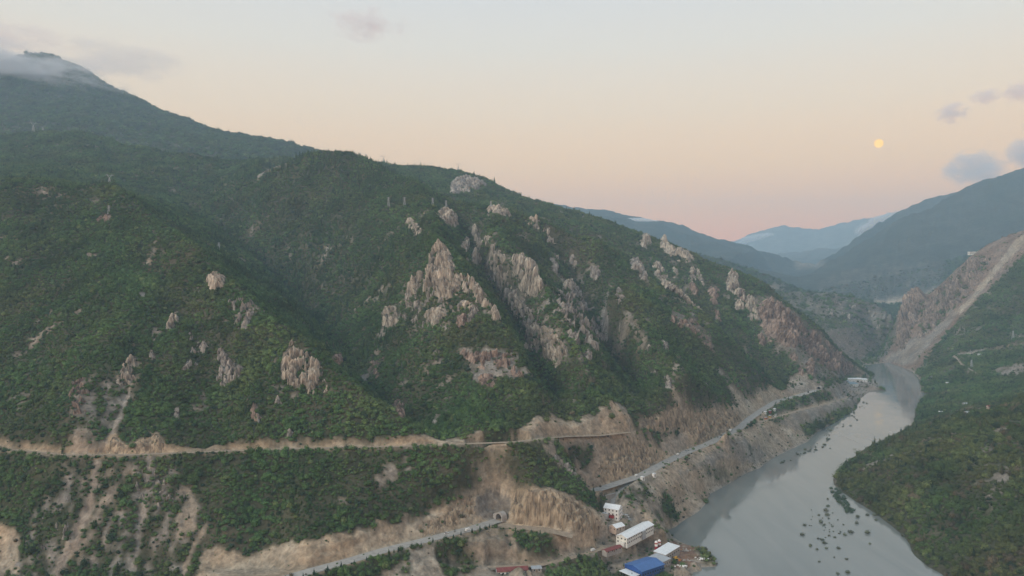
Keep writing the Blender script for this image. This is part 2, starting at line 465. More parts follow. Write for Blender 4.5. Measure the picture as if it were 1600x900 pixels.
def carve(name, L, hw, cut=1.15, fill=0.8, reach=45, level=None, band=9.0):
    global Z
    W = world(L)
    if level is not None:
        W[:, 2] = level
    A = dens(W)
    ROADS[name] = (A, hw)
    j0, j1 = np.searchsorted(LN, math.log(max(440, A[:, 1].min() - reach))), np.searchsorted(LN, math.log(A[:, 1].max() + reach))
    sx, sy, sz = XX[j0:j1], YY[j0:j1], Z[j0:j1]
    best = np.full(sx.shape, 1e9)
    bz = np.zeros(sx.shape)
    for q in A:
        d = (sx - q[0]) ** 2 + (sy - q[1]) ** 2
        m = d < best
        best[m] = d[m]
        bz[m] = q[2]
    d = np.sqrt(best)
    e = np.clip(d - hw - 2.2, 0, None)
    jag = 1 + 0.5 * fbm(sx / 14, sy / 14, 2)
    up = np.minimum(sz, bz + e * cut * jag)
    dn = np.maximum(sz, bz - e * fill)
    nz = np.where(sz > bz, up, dn)
    tb = np.clip((d - 0.55 * reach) / (0.45 * reach), 0, 1)
    tb = tb * tb * (3 - 2 * tb)
    nz = nz * (1 - tb) + sz * tb
    m = (d < hw + 2.2)
    nz[m] = bz[m] - 0.25
    PROT[j0:j1] = np.maximum(PROT[j0:j1], np.clip(1.6 - (d - hw) / 5.0, 0, 1))
    m2 = d < reach
    Z[j0:j1] = np.where(m2, nz, sz)
    bn = band * (np.interp(800 + F * sx / sy, [0, 600, 720, 850], [0.26, 0.26, 0.9, 1.15]) if name == 'up' else 1.0) * (1 + 0.9 * fbm(sx / 15, sy / 15, 3) + 0.45 * ridged(sx / 24, sy / 60, 2))
    cutm = m2 & (((sz - bz > 0.4) & (d < hw + bn)) | (d < hw + 2.5))
    SOILD[j0:j1] = np.where(cutm, 0, SOILD[j0:j1])


carve('up', ROAD_UP, 3.2, cut=1.7, fill=1.0, reach=44, band=14)
carve('low', ROAD_LOW, 6.4, cut=1.1, reach=40, band=12)
carve('two', ROAD_2, 6.8, cut=1.5, reach=40, band=12)
BR = [(1002, 743, Yof(743, 50)), (985, 753, Yof(753, 48)), (966, 768, Yof(768, 44)), (957, 780, Yof(780, 39)), (958, 792, Yof(792, 34)), (975, 806, Yof(806, 30)), (985, 812, Yof(812, 28))]
carve('branch', BR, 2.6, reach=16, band=4)
YARD = [(779, 819, Yof(819, 49)), (805, 824, Yof(824, 47)), (850, 827, Yof(827, 45)), (895, 838, Yof(838, 40))]
carve('yard', YARD, 6, reach=14, band=3)
TRACK = [(700, 893, Yof(893, 26)), (760, 886, Yof(886, 25)), (840, 884, Yof(884, 22)), (900, 870, Yof(870, 21)), (945, 856, Yof(856, 20))]
carve('track', TRACK, 3.0, reach=14, band=2)
SITE = [(1186, 660, Yof(660, 44)), (1212, 652, Yof(652, 40)), (1250, 641, Yof(641, 35)), (1290, 631, Yof(631, 28)), (1322, 622, Yof(622, 18)), (1330, 612, Yof(612, 9))]
carve('site', SITE, 3.5, reach=20, band=4)
UP2 = [(812, 705, Yof(705, 104)), (790, 712, Yof(712, 101)), (765, 721, Yof(721, 97)), (745, 727, Yof(727, 95))]
carve('spur', UP2, 2.5, reach=14, band=3)
RT = [(1490, 556, 2150), (1540, 551, 2110), (1600, 546, 2060), (1700, 535, 2000)]
carve('right_track', RT, 2.5, reach=14, band=3)
RT2 = [(1490, 556, 2150), (1503, 570, 2020), (1525, 583, 1900)]
carve('right_track_two', RT2, 2.5, reach=14, band=3)


def pad(px, Y, z, rx, ry, soft=8, rot=0.0):
    """level a building plot"""
    global Z
    X = (px - 800) / F * Y
    c, s = math.cos(rot), math.sin(rot)
    dx, dy = XX - X, YY - Y
    u, v = dx * c + dy * s, -dx * s + dy * c
    d = np.sqrt(np.clip(np.abs(u) - rx, 0, None) ** 2 + np.clip(np.abs(v) - ry, 0, None) ** 2)
    t = np.clip(d / soft, 0, 1)
    t = t * t * (3 - 2 * t)
    Z = Z * t + z * (1 - t)
    np.maximum(PROT, 1 - t, out=PROT)


pad(958, 822, 32, 13, 11, 6)
pad(964, 797, 28, 8, 8, 5)
pad(992, 801, 22, 12, 34, 7, rot=-0.80)
pad(950, 778, 19, 12, 8, 6)
pad(1003, 754, 6, 38, 20, 8, rot=0.3)
pad(1040, 783, 6, 26, 22, 8)
pad(1072, 790, 4.5, 22, 18, 8)
pad(798, 706, 20, 20, 9, 6)
pad(840, 708, 20, 8, 7, 5)
pad(1328, 2010, 7, 52, 55, 22)

RROW = row(Z, YY)            # picture row of each grid point
RUN = np.minimum.accumulate(RROW, axis=0)
VIS = RROW <= RUN + 1e-6


def ground(X, Y):
    px = 800 + F * X / Y
    u = (px - PXC[0]) / DP
    i = int(np.clip(u, 0, NU - 2))
    l = math.log(Y)
    j = int(np.clip(np.searchsorted(LN, l) - 1, 0, NV - 2))
    fu = min(max(u - i, 0), 1)
    fv = min(max((l - LN[j]) / (LN[j + 1] - LN[j]), 0), 1)
    return float((Z[j, i] * (1 - fu) + Z[j, i + 1] * fu) * (1 - fv) + (Z[j + 1, i] * (1 - fu) + Z[j + 1, i + 1] * fu) * fv)


def hit(px, r, ymin=0, ymax=1e9):
    """the first ground seen along a sight line: world X, Y, Z"""
    i = int(np.clip(round((px - PXC[0]) / DP), 0, NU - 1))
    col = RROW[:, i]
    ok = (col <= r) & (YY[:, i] >= ymin) & (YY[:, i] <= ymax)
    k = np.argmax(ok)
    if not ok[k]:
        return None
    Y = YY[k, i]
    if k > 0 and col[k - 1] > r:
        t = (col[k - 1] - r) / (col[k - 1] - col[k])
        Y = YY[k - 1, i] + (Y - YY[k - 1, i]) * t
    X = (px - 800) / F * Y
    return X, Y, ground(X, Y)


# ------------------------------------------------------------------ what grows where (areas of the land, kept to their own distances)
TREE = np.ones(Z.shape)            # how densely wooded
SOIL = np.zeros(Z.shape)           # bare earth
TINT = np.zeros(Z.shape)           # 0 tan, 1 grey, 2 red-brown
PXG = PXC[None, :] * np.ones((NV, 1))
wob_x = fbm(XX / 9, YY / 14, 4, 0.65) * 9 * F / YY * 1.1
wob_y = (fbm(XX / 12 + 50, YY / 16, 4, 0.65) * 9 + ridged(XX / 11, YY / 40, 2) * 3) * F / YY * 1.1


def area(poly, ymin, ymax, tree=None, soil=None, tint=None, wob=1.0):
    j0, j1 = np.searchsorted(LN, math.log(ymin)), np.searchsorted(LN, math.log(ymax))
    m = inpoly(PXG[j0:j1] + wob_x[j0:j1] * wob, RROW[j0:j1] + wob_y[j0:j1] * wob, poly)
    if tree is not None:
        TREE[j0:j1][m] = tree
    if soil is not None:
        SOIL[j0:j1][m] = soil
    if tint is not None:
        TINT[j0:j1][m] = tint


# near left slope
area([(205, 555), (216, 562), (218, 590), (205, 625), (188, 670), (176, 708), (108, 708), (104, 650), (110, 605), (135, 588), (165, 596), (182, 590), (192, 565)], 700, 1100, 0.5, 0.5, 1.5)
area([(204, 575), (210, 575), (206, 610), (188, 660), (170, 702), (160, 704), (182, 655), (200, 612)], 700, 1100, 0.0, 1.0, 0.7, 0.2)
area([(158, 712), (178, 678), (195, 697), (215, 690), (235, 676), (250, 678), (258, 697), (290, 712)], 700, 900, 0.0, 1.0, 0.0, 0.5)
area([(105, 712), (112, 690), (120, 682), (135, 700), (140, 712)], 700, 900, 0.0, 1.0, 0.6, 0.5)
area([(100, 716), (145, 716), (140, 800), (100, 905), (20, 905), (30, 850), (60, 790), (95, 750)], 560, 800, 0.62, 0.40, 1.0)
area([(146, 718), (157, 722), (142, 810), (118, 860), (92, 905), (78, 905), (122, 810), (140, 770)], 560, 800, 0.0, 0.95, 0.9, 0.4)
area([(195, 716), (250, 716), (292, 760), (312, 790), (310, 830), (285, 870), (300, 905), (95, 905), (150, 840), (205, 800), (212, 760)], 560, 800, 0.62, 0.42, 1.0)
area([(228, 716), (240, 718), (236, 760), (226, 810), (214, 850), (208, 845), (222, 800), (228, 760)], 560, 800, 0.0, 1.0, 0.9, 0.4)
area([(285, 760), (300, 770), (312, 800), (300, 840), (285, 850), (275, 820), (290, 800)], 560, 800, 0.15, 0.8, 0.5)
area([(322, 815), (328, 818), (300, 870), (288, 905), (280, 905), (296, 860)], 560, 800, 0.0, 0.9, 0.2, 0.3)
area([(-60, 825), (22, 828), (30, 865), (26, 905), (-60, 905)], 560, 800, 0.05, 1.0, 0.0)
area([(235, 820), (260, 850), (240, 905), (110, 905), (125, 880), (170, 850)], 560, 800, 0.5, 0.45, 1.0)
# bank above the lower road, the quarry
area([(300, 915), (318, 866), (338, 856), (362, 866), (382, 874), (430, 856), (480, 850), (540, 833), (568, 843), (590, 838), (630, 835), (660, 812), (680, 800), (715, 782), (745, 762), (752, 742),
      (735, 730), (748, 728), (766, 729), (797, 745), (802, 764), (860, 764), (900, 780), (930, 800), (952, 830), (945, 862), (900, 858), (850, 838), (780, 828), (700, 842), (600, 866), (480, 902), (440, 920)], 560, 815, 0.02, 1.0, 0.0, 0.6)
area([(748, 774), (770, 766), (796, 776), (797, 806), (775, 812), (745, 812), (742, 790)], 700, 800, 0.0, 1.0, 1.6, 0.5)
area([(690, 805), (715, 800), (716, 812), (695, 815)], 600, 800, 0.7, 0.3)
# below the lower road
area([(450, 935), (560, 882), (640, 862), (700, 846), (780, 832), (850, 842), (905, 862), (958, 858), (950, 905), (900, 935)], 560, 770, 0.18, 0.8, 0.45)
area([(420, 935), (520, 893), (600, 872), (640, 862), (650, 872), (600, 895), (560, 935)], 560, 770, 0.85, 0.2)
area([(676, 852), (712, 846), (738, 866), (748, 892), (700, 908), (684, 880)], 560, 770, 1.3, 0.04, None, 0.5)
area([(800, 836), (830, 830), (880, 848), (905, 862), (890, 872), (840, 872), (812, 862)], 560, 770, 1.3, 0.04, None, 0.5)
area([(840, 905), (880, 878), (940, 868), (960, 890), (930, 915)], 560, 770, 0.8, 0.2)
area([(950, 870), (985, 855), (1010, 850), (985, 868), (960, 885)], 560, 790, 0.8, 0.3)
area([(1000, 848), (1022, 838), (1030, 850), (1010, 856)], 560, 850, 0.7, 0.3)
# upper road edge, right of the hillock and cuttings
area([(830, 655), (838, 650), (848, 680), (870, 672), (885, 682), (860, 690), (830, 690)], 760, 950, 0.05, 1.0, 0.2, 0.5)
area([(850, 702), (858, 690), (868, 700), (885, 720), (878, 730), (862, 718)], 780, 950, 0.1, 0.9, 0.3, 0.5)
area([(925, 730), (945, 705), (962, 690), (985, 670), (1012, 688), (1035, 716), (1000, 744), (960, 758), (918, 768)], 800, 1000, 0.04, 1.0, 0.35, 0.5)
area([(995, 662), (1000, 652), (1018, 658), (1030, 645), (1060, 640), (1105, 642), (1145, 640), (1168, 650), (1155, 668), (1110, 690), (1082, 702), (1074, 674), (1000, 672)], 850, 1300, 0.04, 1.0, 0.1, 0.5)
area([(1046, 603), (1052, 605), (1066, 628), (1082, 640), (1070, 645), (1052, 630)], 850, 1400, 0.0, 1.0, 0.2, 0.4)
area([(1138, 600), (1146, 604), (1165, 625), (1190, 615), (1210, 618), (1225, 622), (1190, 640), (1165, 652), (1150, 635)], 1000, 1550, 0.1, 0.95, 0.1, 0.5)
area([(1235, 590), (1250, 580), (1270, 592), (1290, 600), (1285, 610), (1240, 618), (1222, 622)], 1300, 1800, 0.15, 0.9, 0.6, 0.5)
area([(1110, 630), (1138, 640), (1120, 645)], 1000, 1400, 0.1, 0.9, 0.5)
area([(1003, 674), (1072, 676), (1080, 700), (1045, 712), (1018, 690)], 900, 1150, 0.9, 0.15, 0.5, 0.4)
area([(862, 692), (900, 690), (935, 692), (948, 704), (928, 732), (918, 768), (892, 735), (872, 712)], 800, 960, 0.85, 0.2, 0.5, 0.5)
# the bank between road and river
area([(985, 760), (1005, 748), (1035, 732), (1107, 699), (1155, 676), (1185, 660), (1215, 662), (1262, 682), (1278, 680), (1240, 705), (1200, 722), (1150, 748), (1110, 776), (1095, 802), (1042, 834), (1000, 800)], 780, 1500, 0.10, 0.95, 0.28)
area([(1020, 745), (1045, 755), (1100, 780), (1090, 790), (1060, 775)], 780, 1200, 0.12, 0.9, 0.1)
area([(1060, 748), (1100, 720), (1135, 690), (1165, 690), (1200, 712), (1180, 728), (1130, 720)], 900, 1400, 0.38, 0.75, 0.9)
area([(975, 772), (1003, 754), (1018, 768), (1042, 795), (1062, 812), (1040, 822), (1012, 800)], 780, 960, 0.55, 0.55, 0.6)
area([(1035, 770), (1052, 790), (1062, 812), (1045, 822), (1036, 800)], 780, 960, 0.95, 0.3, 0.6)
area([(1095, 730), (1125, 738), (1150, 742), (1120, 755), (1105, 745)], 900, 1200, 0.75, 0.4)
area([(1215, 660), (1250, 644), (1330, 622), (1345, 630), (1320, 650), (1278, 680), (1240, 675)], 1300, 2000, 0.18, 0.85, 0.9)
area([(1250, 668), (1290, 652), (1320, 640), (1338, 640), (1310, 662), (1275, 684), (1258, 684)], 1250, 1900, 1.0, 0.2, 0)
area([(1195, 640), (1215, 630), (1262, 622), (1268, 630), (1230, 640), (1205, 648)], 1300, 1700, 0.95, 0.2, 0)
area([(1295, 605), (1345, 590), (1375, 598), (1372, 608), (1345, 625), (1310, 628), (1285, 615)], 1650, 2300, 0.08, 0.9, 0.9)
area([(1305, 575), (1325, 568), (1342, 578), (1358, 588), (1330, 592)], 1900, 2400, 0.2, 0.85, 0.3)
# building yards by the water
area([(930, 845), (940, 800), (955, 775), (1000, 800), (1030, 830), (1048, 842), (1108, 868), (1080, 905), (930, 910), (960, 870)], 735, 880, 0.12, 0.9, 0.5)
area([(1050, 846), (1075, 853), (1092, 862), (1085, 880), (1060, 890), (1040, 870)], 735, 880, 0.0, 1.0, 2.0)
area([(1086, 862), (1104, 860), (1110, 868), (1102, 878), (1090, 874)], 735, 880, 1.0, 0.3, 0.4)
# rock-strewn slopes of the central mountain
area([(735, 350), (800, 400), (850, 425), (920, 440), (960, 520), (900, 580), (840, 560), (790, 480), (740, 420)], 1000, 1800, 0.62, 0.35, 0.9)
area([(595, 490), (655, 420), (690, 385), (775, 480), (785, 505), (700, 515), (610, 520)], 1000, 1500, 0.8, 0.28, 0.8)
area([(715, 545), (800, 550), (830, 590), (780, 610), (740, 605)], 950, 1300, 0.4, 0.6, 1.0)
area([(1045, 485), (1085, 500), (1110, 530), (1122, 575), (1100, 560), (1070, 528)], 1400, 1800, 0.25, 0.7, 1.6)
area([(1170, 470), (1200, 462), (1250, 495), (1300, 545), (1345, 585), (1300, 600), (1240, 570), (1190, 520)], 1550, 2300, 0.4, 0.6, 1.4)
area([(1010, 440), (1050, 450), (1110, 505), (1130, 560), (1090, 530), (1040, 490)], 1500, 2000, 0.5, 0.4, 1.0)
# track up the ridge
area([(398, 279), (420, 262), (446, 250), (447, 257), (420, 268), (402, 282)], 1900, 2300, 0.0, 0.8, 0.9, 0.3)
# far side of the river
area([(1374, 566), (1385, 545), (1398, 505), (1410, 470), (1425, 455), (1445, 450), (1520, 390), (1620, 345), (1640, 365), (1600, 398), (1560, 440), (1510, 488), (1462, 540), (1435, 580), (1400, 575)], 2200, 3050, 0.08, 0.97, 1.82, 1.0)
area([(1625, 352), (1605, 364), (1588, 376), (1550, 424), (1508, 476), (1484, 495), (1492, 498), (1514, 480), (1556, 430), (1600, 384), (1630, 368)], 2200, 3050, 0.0, 1.0, 0.35, 1.3)
area([(1425, 572), (1470, 522), (1500, 490), (1480, 485), (1440, 520), (1400, 552), (1375, 566)], 2200, 3050, 0.0, 1.0, 1.25, 1.3)
area([(1545, 580), (1600, 568), (1600, 585), (1565, 592)], 1500, 2200, 0.2, 0.7, 1.0)
area([(1430, 694), (1470, 684), (1515, 674), (1520, 680), (1480, 690), (1440, 700)], 1000, 1500, 0.1, 0.0, 0)
# hills in the gorge
area([(1150, 450), (1215, 455), (1300, 452), (1395, 480), (1410, 520), (1380, 562), (1340, 562), (1240, 520)], 2500, 3400, 0.5, 0.5, 1.4)
area([(1270, 520), (1330, 515), (1370, 540), (1345, 565), (1290, 560)], 2500, 3400, 0.25, 0.7, 1.7)
area([(1360, 474), (1382, 460), (1420, 455), (1470, 448), (1470, 460), (1420, 470), (1385, 478)], 3600, 4800, 0, 1.0, 0.3, 0.3)
area([(1240, 412), (1290, 408), (1290, 414), (1245, 417)], 5000, 9000, 0, 0.7, 0.5, 0.2)
area([(1195, 447), (1225, 446), (1226, 452), (1200, 455)], 3600, 4400, 0, 0.9, 0.3, 0.2)
area([(1270, 455), (1300, 430), (1380, 415), (1480, 412), (1470, 450), (1380, 470), (1300, 470)], 4000, 5600, 0.3, 0.35, 1.5)
# road cuts
wn = fbm(XX / 11, YY / 11, 3)
m = (SOILD < 1) & (YY < 2400)
SOIL[m] = np.maximum(SOIL[m], 0.95)
TREE[m] = np.minimum(TREE[m], 0.03)
TREE[(Z < 0.3)] = 0
# shore rim
m = (Z < 2.6) & (Z > -1.5) & (YY < 2700) & ~((PXG > 1295) & (YY < 1900))
SOIL[m] = np.maximum(SOIL[m], 0.8)
TINT[m] = np.maximum(TINT[m], 0.7)
# thin spots all over
thin = fbm(XX / 60, YY / 80, 4)
tl_ = np.where((PXG > 740) & (YY > 850) & (YY < 2400), 0.20, 0.34)
open_ = (thin > tl_) & (YY < 2800) & (TREE > 0.5)
SOIL = np.where(open_, np.maximum(SOIL, 0.5), SOIL)
TINT = np.where(open_ & (TINT < 0.1), 0.9, TINT)
TREE = np.where(open_, TREE * 0.6, TREE)

# stepped benches of the cuttings
bench = np.zeros(Z.shape)
for poly, y0, y1 in (([(430, 905), (540, 835), (640, 830), (740, 765), (735, 730), (797, 745), (802, 764), (900, 778), (945, 830), (900, 850), (700, 838)], 600, 815),
                     ([(925, 735), (962, 690), (985, 672), (1035, 714), (1000, 740), (920, 766)], 830, 1010), ([(995, 670), (1030, 642), (1168, 640), (1165, 655), (1082, 702), (1074, 674)], 900, 1330)):
    bench = np.maximum(bench, (inpoly(PXG, RROW, poly) & (YY > y0) & (YY < y1)) * 1.0)
bench = blur(bench, 2, 2) * (1 - blur(PROT, 2, 1))
hb = 7.0
zq = (Z + fbm(XX / 40, YY / 40, 2) * 3) / hb
fr = zq - np.floor(zq)
Z = Z + bench * 0.85 * hb * (np.clip((fr - 0.5) * 2.6 + 0.5, 0, 1) - fr)
# bare earth is gullied and broken
rough = np.clip(blur(np.where(SOIL > 0.3, SOIL, 0), 2, 2), 0, 1) * (1 - blur(PROT, 2, 1)) * np.clip((Z - 7) / 14, 0, 1) * (YY < 3050)
gy_, gx_ = np.gradient(blur(Z, 4, 2))
gxw = gx_ / (YY * DP / F)
gyw = (gy_ / np.gradient(YY, axis=0)) - gxw * (XX / YY)
steep = np.sqrt(gxw ** 2 + gyw ** 2)
Z = Z + rough * (ridged((XX + YY * 0.35) / 17, (YY - 0.2 * XX + Z) / 55, 4) * 3.2 - 0.8 + fbm(XX / 7, YY / 9, 4, 0.6) * 2.0) * np.clip(steep * 2.2, 0.15, 1) * np.clip(YY / 1200, 0.75, 2.2)
RROW = row(Z, YY)
RUN = np.minimum.accumulate(RROW, axis=0)
SLOPE = steep

# ------------------------------------------------------------------ materials


def mat(name, color=(0.5, 0.5, 0.5), rough=0.85, noise=0.0, scale=1.0, spec=0.25, metal=0.0, bump=0.0, bscale=None):
    m = bpy.data.materials.new(name)
    m.use_nodes = True
    n = m.node_tree.nodes
    l = m.node_tree.links
    b = n['Principled BSDF']
    b.inputs['Base Color'].default_value = (*color, 1)
    b.inputs['Roughness'].default_value = rough
    b.inputs['Specular IOR Level'].default_value = spec
    b.inputs['Metallic'].default_value = metal
    if noise or bump:
        t = n.new('ShaderNodeTexCoord')
        x = n.new('ShaderNodeTexNoise')
        x.inputs['Scale'].default_value = scale
        x.inputs['Detail'].default_value = 5
        l.new(t.outputs['Object'], x.inputs['Vector'])
        if noise:
            r = n.new('ShaderNodeMapRange')
            r.inputs[1].default_value, r.inputs[2].default_value = 0.3, 0.7
            r.inputs[3].default_value, r.inputs[4].default_value = 1 - noise, 1 + noise
            l.new(x.outputs['Fac'], r.inputs[0])
            mx = n.new('ShaderNodeMix')
            mx.data_type = 'RGBA'
            mx.blend_type = 'MULTIPLY'
            mx.inputs[0].default_value = 1
            mx.inputs[6].default_value = (*color, 1)
            l.new(r.outputs[0], mx.inputs[7])
            l.new(mx.outputs[2], b.inputs['Base Color'])
        if bump:
            bu = n.new('ShaderNodeBump')
            bu.inputs['Strength'].default_value = 1.0
            bu.inputs['Distance'].default_value = bump
            l.new(x.outputs['Fac'], bu.inputs['Height'])
            l.new(bu.outputs[0], b.inputs['Normal'])
    return m


M = {}
M['white'] = mat('white_render', (0.72, 0.71, 0.67), 0.8, 0.10, 0.6)
M['cream'] = mat('cream_wall', (0.66, 0.66, 0.60), 0.8, 0.10, 0.5)
M['pink'] = mat('pale_pink_wall', (0.52, 0.40, 0.32), 0.85, 0.12, 0.5)
M['white_roof'] = mat('white_metal_roof', (0.70, 0.72, 0.71), 0.45, 0.10, 0.35, 0.4)
M['grey_roof'] = mat('grey_metal_roof', (0.36, 0.38, 0.39), 0.5, 0.12, 0.4, 0.4)
M['blue_roof'] = mat('blue_metal_roof', (0.050, 0.130, 0.320), 0.5, 0.15, 0.3, 0.4)
M['blue_wall'] = mat('blue_metal_wall', (0.03, 0.09, 0.30), 0.55, 0.15, 0.4)
M['red_roof'] = mat('red_roof', (0.19, 0.058, 0.052), 0.7, 0.25, 0.5)
M['red_paint'] = mat('red_paint', (0.30, 0.03, 0.03), 0.6, 0.1, 0.5)
M['teal_roof'] = mat('teal_metal_roof', (0.20, 0.28, 0.31), 0.5, 0.1, 0.2)
M['glass'] = mat('window_glass', (0.02, 0.025, 0.03), 0.15, spec=0.6)
M['dark'] = mat('tunnel_shade', (0.012, 0.012, 0.013), 0.9)
M['concrete'] = mat('concrete', (0.34, 0.32, 0.29), 0.9, 0.15, 0.5)
M['steel'] = mat('galvanised_steel', (0.42, 0.44, 0.45), 0.5, 0.1, 2.0, metal=0.3)
M['bark'] = mat('bark', (0.07, 0.055, 0.042), 0.95, 0.3, 3.0)
M['wood'] = mat('weathered_timber', (0.20, 0.14, 0.09), 0.9, 0.2, 2.0)
M['yellow'] = mat('yellow_paint', (0.55, 0.32, 0.05), 0.55, 0.1, 1.0)
M['orange'] = mat('orange_paint', (0.50, 0.16, 0.03), 0.6, 0.1, 1.0)
M['tyre'] = mat('tyre_rubber', (0.015, 0.015, 0.015), 0.9)
M['asphalt'] = mat('worn_asphalt', (0.33, 0.31, 0.275), 0.9, 0.18, 0.25)
M['gravel'] = mat('gravel_track', (0.31, 0.245, 0.175), 0.95, 0.2, 0.3)
M['silver'] = mat('silver_car_paint', (0.5, 0.5, 0.5), 0.35, metal=0.3)
M['darkcar'] = mat('dark_car_paint', (0.04, 0.045, 0.05), 0.35)


def ground_material(name='hillside_ground', k=1.0):
    m = bpy.data.materials.new(name)
    m.use_nodes = True
    n, l = m.node_tree.nodes, m.node_tree.links
    b = n['Principled BSDF']
    b.inputs['Roughness'].default_value = 0.95
    b.inputs['Specular IOR Level'].default_value = 0.1
    at = n.new('ShaderNodeAttribute')
    at.attribute_name = 'ground_color'
    g = n.new('ShaderNodeNewGeometry')
    t1 = n.new('ShaderNodeTexNoise')
    t1.inputs['Scale'].default_value = 0.22 / k
    t1.inputs['Detail'].default_value = 8
    t1.inputs['Roughness'].default_value = 0.65
    l.new(g.outputs['Position'], t1.inputs['Vector'])
    mp = n.new('ShaderNodeMapRange')
    mp.inputs[1].default_value, mp.inputs[2].default_value = 0.3, 0.7
    mp.inputs[3].default_value, mp.inputs[4].default_value = 0.55, 1.4
    l.new(t1.outputs['Fac'], mp.inputs[0])
    t2 = n.new('ShaderNodeTexNoise')
    t2.inputs['Scale'].default_value = 0.035 / k
    t2.inputs['Detail'].default_value = 6
    l.new(g.outputs['Position'], t2.inputs['Vector'])
    mp2 = n.new('ShaderNodeMapRange')
    mp2.inputs[1].default_value, mp2.inputs[2].default_value = 0.3, 0.7
    mp2.inputs[3].default_value, mp2.inputs[4].default_value = 0.75, 1.25
    l.new(t2.outputs['Fac'], mp2.inputs[0])
    mu = n.new('ShaderNodeMath')
    mu.operation = 'MULTIPLY'
    l.new(mp.outputs[0], mu.inputs[0])
    l.new(mp2.outputs[0], mu.inputs[1])
    mx = n.new('ShaderNodeMix')
    mx.data_type = 'RGBA'
    mx.blend_type = 'MULTIPLY'
    mx.inputs[0].default_value = 1
    l.new(at.outputs['Color'], mx.inputs[6])
    l.new(mu.outputs[0], mx.inputs[7])
    l.new(mx.outputs[2], b.inputs['Base Color'])
    bu = n.new('ShaderNodeBump')
    bu.inputs['Strength'].default_value = 0.9
    bu.inputs['Distance'].default_value = 2.2 * k
    l.new(t1.outputs['Fac'], bu.inputs['Height'])
    l.new(bu.outputs[0], b.inputs['Normal'])
    return m


M['ground'] = ground_material()
M['mountain'] = ground_material('mountain_ground', 5.0)


def rock_material(name, col, col2):
    m = bpy.data.materials.new(name)
    m.use_nodes = True
    n, l = m.node_tree.nodes, m.node_tree.links
    b = n['Principled BSDF']
    b.inputs['Roughness'].default_value = 0.92
    b.inputs['Specular IOR Level'].default_value = 0.12
    g = n.new('ShaderNodeNewGeometry')
    t1 = n.new('ShaderNodeTexNoise')
    t1.inputs['Scale'].default_value = 0.12
    t1.inputs['Detail'].default_value = 9
    t1.inputs['Roughness'].default_value = 0.7
    mpg = n.new('ShaderNodeMapping')
    mpg.inputs['Scale'].default_value = (1.6, 1.6, 0.55)
    l.new(g.outputs['Position'], mpg.inputs[0])
    l.new(mpg.outputs[0], t1.inputs['Vector'])
    r = n.new('ShaderNodeValToRGB')
    e = r.color_ramp.elements
    e[0].position, e[0].color = 0.34, (*[c * 0.32 for c in col2], 1)
    e[1].position, e[1].color = 0.68, (*[min(1, c * 1.2) for c in col], 1)
    k = e.new(0.45)
    k.color = (*col2, 1)
    k = e.new(0.55)
    k.color = (*col, 1)
    l.new(t1.outputs['Fac'], r.inputs[0])
    ta = n.new('ShaderNodeAttribute')
    ta.attribute_name = 'tone'
    tm = n.new('ShaderNodeMix')
    tm.data_type = 'RGBA'
    tm.blend_type = 'MULTIPLY'
    tm.inputs[0].default_value = 1
    l.new(r.outputs[0], tm.inputs[6])
    l.new(ta.outputs['Fac'], tm.inputs[7])
    l.new(tm.outputs[2], b.inputs['Base Color'])
    bu = n.new('ShaderNodeBump')
    bu.inputs['Strength'].default_value = 1.0
    bu.inputs['Distance'].default_value = 2.0
    l.new(t1.outputs['Fac'], bu.inputs['Height'])
    l.new(bu.outputs[0], b.inputs['Normal'])
    return m


M['rock_tan'] = rock_material('tan_crag_rock', (0.385, 0.338, 0.268), (0.235, 0.205, 0.165))
M['rock_cut'] = rock_material('raw_cut_earth_rock', (0.345, 0.272, 0.185), (0.25, 0.197, 0.138))
M['rock_pink'] = rock_material('pinkish_cliff_rock', (0.27, 0.215, 0.172), (0.18, 0.14, 0.112))
M['rock_grey'] = rock_material('grey_crag_rock', (0.30, 0.275, 0.235), (0.20, 0.18, 0.155))
M['rock_red'] = rock_material('reddish_crag_rock', (0.27, 0.205, 0.16), (0.17, 0.125, 0.10))


def leaf_material(name, instancer):
    m = bpy.data.materials.new(name)
    m.use_nodes = True
    n, l = m.node_tree.nodes, m.node_tree.links
    b = n['Principled BSDF']
    b.inputs['Roughness'].default_value = 0.8
    b.inputs['Specular IOR Level'].default_value = 0.15
    at = n.new('ShaderNodeAttribute')
    at.attribute_name = 'tint'
    at.attribute_type = 'INSTANCER' if instancer else 'OBJECT'
    g = n.new('ShaderNodeNewGeometry')
    t = n.new('ShaderNodeTexNoise')
    t.inputs['Scale'].default_value = 0.55
    t.inputs['Detail'].default_value = 3
    l.new(g.outputs['Position'], t.inputs['Vector'])
    mp = n.new('ShaderNodeMapRange')
    mp.inputs[1].default_value, mp.inputs[2].default_value = 0.3, 0.7
    mp.inputs[3].default_value, mp.inputs[4].default_value = 0.6, 1.4
    l.new(t.outputs['Fac'], mp.inputs[0])
    mx = n.new('ShaderNodeMix')
    mx.data_type = 'RGBA'
    mx.blend_type = 'MULTIPLY'
    mx.inputs[0].default_value = 1
    l.new(at.outputs['Color'], mx.inputs[6])
    l.new(mp.outputs[0], mx.inputs[7])
    l.new(mx.outputs[2], b.inputs['Base Color'])
    return m


M['leaf_i'] = leaf_material('forest_foliage', True)
M['leaf_o'] = leaf_material('tree_foliage', False)

# ------------------------------------------------------------------ object helpers


def tag(o, label=None, cat=None, group=None, kind=None):
    if label:
        o['label'] = label
    if cat:
        o['category'] = cat
    if group:
        o['group'] = group
    if kind:
        o['kind'] = kind
    return o


def empty(name, loc=(0, 0, 0), rz=0.0):
    o = bpy.data.objects.new(name, None)
    C.objects.link(o)
    o.location = loc
    o.rotation_euler = (0, 0, rz)
    o.empty_display_size = 2
    return o


